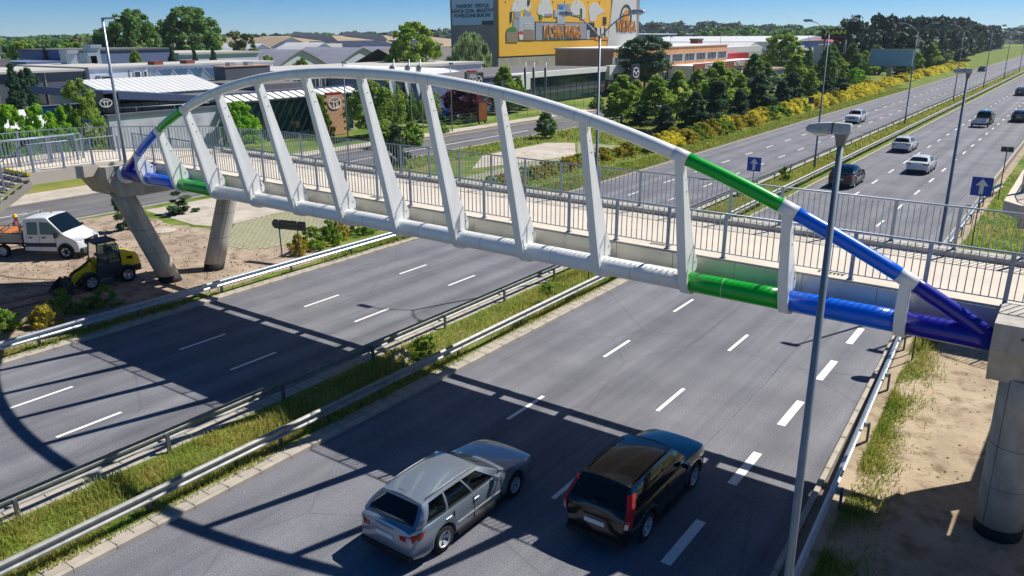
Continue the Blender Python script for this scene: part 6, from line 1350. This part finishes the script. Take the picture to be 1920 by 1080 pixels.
for i in range(16): tree('ochre' if i % 3 else 'shrub', 'low ochre bush of the hedge before the grass paver field' if i % 3 else 'low green bush of the hedge before the grass paver field', (-36.3+random.uniform(-.3,.3), 46.5+i*1.55), random.uniform(1.0,1.35), random.uniform(1.7,2.2), G+(': ochre' if i % 3 else ': green'))
G1, G2 = 'ochre hedge along the left carriageway', 'yellow flowering hedge along the left carriageway'
y = 71.5; k = 0
while y < 300:
    near = y < 108; far_ = y > 170
    if near:
        kd = random.choice(('ochre','ochre','bush','yellow','ochre')); lb = {'ochre':'ochre green bush in the near part of the long roadside hedge','bush':'plain green bush in the near part of the long roadside hedge','yellow':'yellow bush in the near ochre part of the long roadside hedge'}[kd]
        tree(kd, lb, (-35.2+random.uniform(-.5,.5), y), random.uniform(1.3,1.9), random.uniform(2.2,3.0), 'near part of the roadside hedge: '+kd)
    else:
        kd = random.choice(('yellow','yellow','yellow','ochre','yellow','ochre','yellow','bush')); lb = {'ochre':'dull ochre bush in the far yellow part of the roadside hedge','bush':'green bush between yellow bushes in the far roadside hedge','yellow':'bright yellow flowering bush in the far part of the roadside hedge'}[kd]
        tree(kd, lb, (-35.4+random.uniform(-.6,.6)-(2.2 if far_ else 0), y), random.uniform(1.1,2.0), random.uniform(2.2,3.6)*(1.4 if far_ else 1), 'far part of the roadside hedge: '+kd)
    y += random.uniform(1.2,1.7) if near else (random.uniform(1.3,1.9) if not far_ else random.uniform(2.2,3.2)); k += 1
tree('bush', 'single green weed bush in the median beyond the bridge', (-18.9,62.5), 1.1, 1.0)

# weeds and a rubble heap in the median, stones on the sand
for i, (x, y, h, w) in enumerate([(-18.9,20.2,.5,1.1),(-18.2,19.4,.45,1.0),(-17.8,26.4,.4,.8),(-18.6,28.2,.5,.9)]): tree('shrub', ordn[i]+' leafy weed clump in the median under the bridge, counted from the near side', (x,y), h, w, 'weed clumps in the median')
def rocks(name, label, n, samp, smin, smax, m, seed):
    rg = np.random.default_rng(seed); base = np.array([(1,0,0),(-1,0,0),(0,1,0),(0,-1,0),(0,0,1),(0,0,-.6)],np.float32); F0 = np.array([(0,2,4),(2,1,4),(1,3,4),(3,0,4),(2,0,5),(1,2,5),(3,1,5),(0,3,5)])
    x, y, z = samp(rg, n); s = smin+(smax-smin)*rg.random(n)**3
    V = base[None]*(.6+.8*rg.random((n,6,1)))*s[:,None,None]*np.array([1,1,.7]); V = V+np.stack([x,y,z],1)[:,None,:]
    F = F0[None]+np.arange(n)[:,None,None]*6; o = obj(name, npmesh(name, V.reshape(-1,3), F.reshape(-1,3), m)); tag(o, label, None, None, 'stuff')
mat('stone', 'a5988a', .9, var=.25, vscale=9, island=.35); mat('clod', '8d7a68', .95, island=.3)
rocks('stones', 'loose stones and clods on the right sandy ground', 1800, lambda rg,n: (-2.9+8*rg.random(n), 8+26*rg.random(n), np.full(n,.09)), .008, .05, 'stone', 5)
rocks('stones', 'clods and stones on the churned building ground', 3200, lambda rg,n: (-50+17.5*rg.random(n), 6+20*rg.random(n), np.full(n,.12)), .015, .09, 'clod', 6)
rocks('gravel', 'grit and dry crumbs in the bare patch of the median', 1500, lambda rg,n: (-19.4+2.5*rg.random(n), 18+8*rg.random(n), np.full(n,.115)), .01, .04, 'stone', 7)
q = at(757,672,z=.1); o = tag(thing('rubble_heap', 'small pale rubble heap beside the right median guard rail', 'rubble', (q.x,q.y,.1)))
for i in range(14): MB().add([(.14*math.cos(a)*rk.uniform(.6,1.3),.14*math.sin(a)*rk.uniform(.6,1.3),0) for a in (0,1.2,2.5,3.8,5.0)]+[(0,0,rk.uniform(.1,.2))], [(0,1,5),(1,2,5),(2,3,5),(3,4,5),(4,0,5),(4,3,2,1,0)]).build('lump', 'concrete_pale', o, loc=(rk.uniform(-.45,.45),rk.uniform(-.35,.35),rk.uniform(0,.1)))
# ruts left by wheels in the sand
mat('rut', '6f5e4d', .95, var=.25, vscale=3)
def rut(pts, w=.22):
    m = MB(); P = [Vector((x,y,.118)) for x,y in pts]
    L_ = []; 
    for i, p in enumerate(P):
        t = (P[min(i+1,len(P)-1)]-P[max(i-1,0)]).normalized(); nrm = Vector((-t.y,t.x,0)); ww = w*rk.uniform(.6,1.1)/2; L_.append((p-nrm*ww, p+nrm*ww))
    m.add([tuple(q) for pr in L_ for q in pr], [(2*i,2*i+1,2*i+3,2*i+2) for i in range(len(P)-1)]); o = m.build('wheel_rut', 'rut', None); tag(o, 'dark wheel rut pressed into the sand', None, None, 'structure')
for dx in (0,1.1): rut([(-48+i*.8, 12.5+dx+.25*i+.35*math.sin(i*.6)) for i in range(16)]); rut([(-37.6+dx+.12*math.sin(i*.7), 8+i*.8) for i in range(12)], .3)

# ------------------------------------------------------------------ far woods (read as one mass)
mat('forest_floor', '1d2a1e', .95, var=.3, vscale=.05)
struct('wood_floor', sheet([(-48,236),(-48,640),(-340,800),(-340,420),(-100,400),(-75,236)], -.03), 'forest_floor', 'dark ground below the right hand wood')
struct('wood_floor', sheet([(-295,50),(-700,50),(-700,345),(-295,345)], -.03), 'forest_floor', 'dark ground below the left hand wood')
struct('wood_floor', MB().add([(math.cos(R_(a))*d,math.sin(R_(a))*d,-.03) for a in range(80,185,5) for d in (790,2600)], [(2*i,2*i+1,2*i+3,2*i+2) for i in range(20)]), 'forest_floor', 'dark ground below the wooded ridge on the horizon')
def lowcrown(seed, kind, nl, ls):
    rg = np.random.default_rng(seed); C, rc = crown_pts(kind, rg, 1.0, .5, 26); ci = rg.integers(0,26,nl); d = rg.normal(size=(nl,3)); d /= np.linalg.norm(d,axis=1)[:,None]
    P = C[ci]+d*(rc[ci]*1.5*(.4+.7*rg.random(nl)))[:,None]*np.array([1,1,.6]); nrm = d+rg.normal(size=(nl,3))*.5+np.array([0,0,.3]); nrm /= np.linalg.norm(nrm,axis=1)[:,None]
    t1 = np.cross(nrm, rg.normal(size=(nl,3))); t1 /= np.linalg.norm(t1,axis=1)[:,None]; t2 = np.cross(nrm,t1); s = ls*(.6+.8*rg.random(nl))[:,None]
    return np.stack([P-t1*s,P+t2*s*.7,P+t1*s,P-t2*s*.7],1).reshape(-1,3)
def wood(name, label, spots, m, kinds, nl=420, ls=.075, seed=5):
    rg = np.random.default_rng(seed); pro = [lowcrown(seed+i, kk, nl, ls) for i, kk in enumerate(kinds)]; Vs = []
    for x, y, h, w in spots:
        p = pro[rg.integers(len(pro))]; a = rg.random()*6.283; c, s = math.cos(a), math.sin(a)
        q = np.empty_like(p); q[:,0] = (p[:,0]*c-p[:,1]*s)*w+x; q[:,1] = (p[:,0]*s+p[:,1]*c)*w+y; q[:,2] = p[:,2]*h*.95+h*.06; Vs.append(q)
    V = np.concatenate(Vs); o = obj(name, npmesh(name, V, np.arange(len(V)).reshape(-1,4), m)); tag(o, label, None, None, 'stuff'); return o
rn = random.Random(4)
# tall pine wood on the right
sp_ = []
for i in range(330):
    Y = rn.uniform(240, 620); X = rn.uniform(-72,-47) if rn.random() < .6 else rn.uniform(-95,-60)
    if X < -62 and Y < 430: continue
    front = X > -58; sp_.append((X-(Y-225)*.03, Y, rn.uniform(12.5,15.5)*(.72 if front else 1)+(Y-225)*.008, rn.uniform(8,11)))
wood('pine_wood', 'tall dark pine wood behind the right end of the road', sp_, 'leaf_wood', ('round','round','cone'), 620, .075, 21)
sp_ = [(rn.uniform(-240,-95), rn.uniform(420,760), rn.uniform(11,14.5), rn.uniform(11,15)) for i in range(110)]
wood('broadleaf_wood', 'mixed broadleaf wood in the right background', sp_, 'leaf_dark', ('round','dome'), 420, .08, 31)
# left background wood
sp_ = [(rn.uniform(-640,-300), rn.uniform(60,330), rn.uniform(8.5,12.5), rn.uniform(13,20)) for i in range(170)]
wood('broadleaf_wood', 'broadleaf wood in the left background', sp_, 'leaf_dark', ('round','dome'), 420, .08, 41)
sp_ = []
for i in range(420):
    a = rn.uniform(R_(88), R_(176)); d = rn.uniform(800, 1300); hill = 9*math.exp(-((math.degrees(a)-118)/12)**2)
    sp_.append((math.cos(a)*d, math.sin(a)*d, rn.uniform(11,14)+hill, rn.uniform(26,38)))
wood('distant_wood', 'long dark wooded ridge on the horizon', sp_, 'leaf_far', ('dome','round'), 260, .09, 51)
sp_ = [(rn.uniform(-330,-285), rn.uniform(150,300), rn.uniform(10,13), rn.uniform(10,14)) for i in range(26)]
wood('tree_belt', 'belt of pale trees behind the beige warehouses', sp_, 'leaf_birch', ('round','dome'), 420, .08, 61)

# ------------------------------------------------------------------ thin summer haze over the whole place
hz = bpy.data.materials.new('haze_air'); hz.use_nodes = True; hn = hz.node_tree.nodes; hn.remove(hn['Principled BSDF'])
pv = hn.new('ShaderNodeVolumePrincipled'); pv.inputs['Color'].default_value = (.72,.86,1.0,1); pv.inputs['Density'].default_value = .00013; pv.inputs['Anisotropy'].default_value = .2
hz.node_tree.links.new(pv.outputs[0], hn['Material Output'].inputs['Volume'])
MATS['haze_air'] = hz
o = MB().box(-2700,700,-800,2700,-1.1,48).build('haze', 'haze_air'); tag(o, 'thin pale summer haze', None, None, 'stuff')
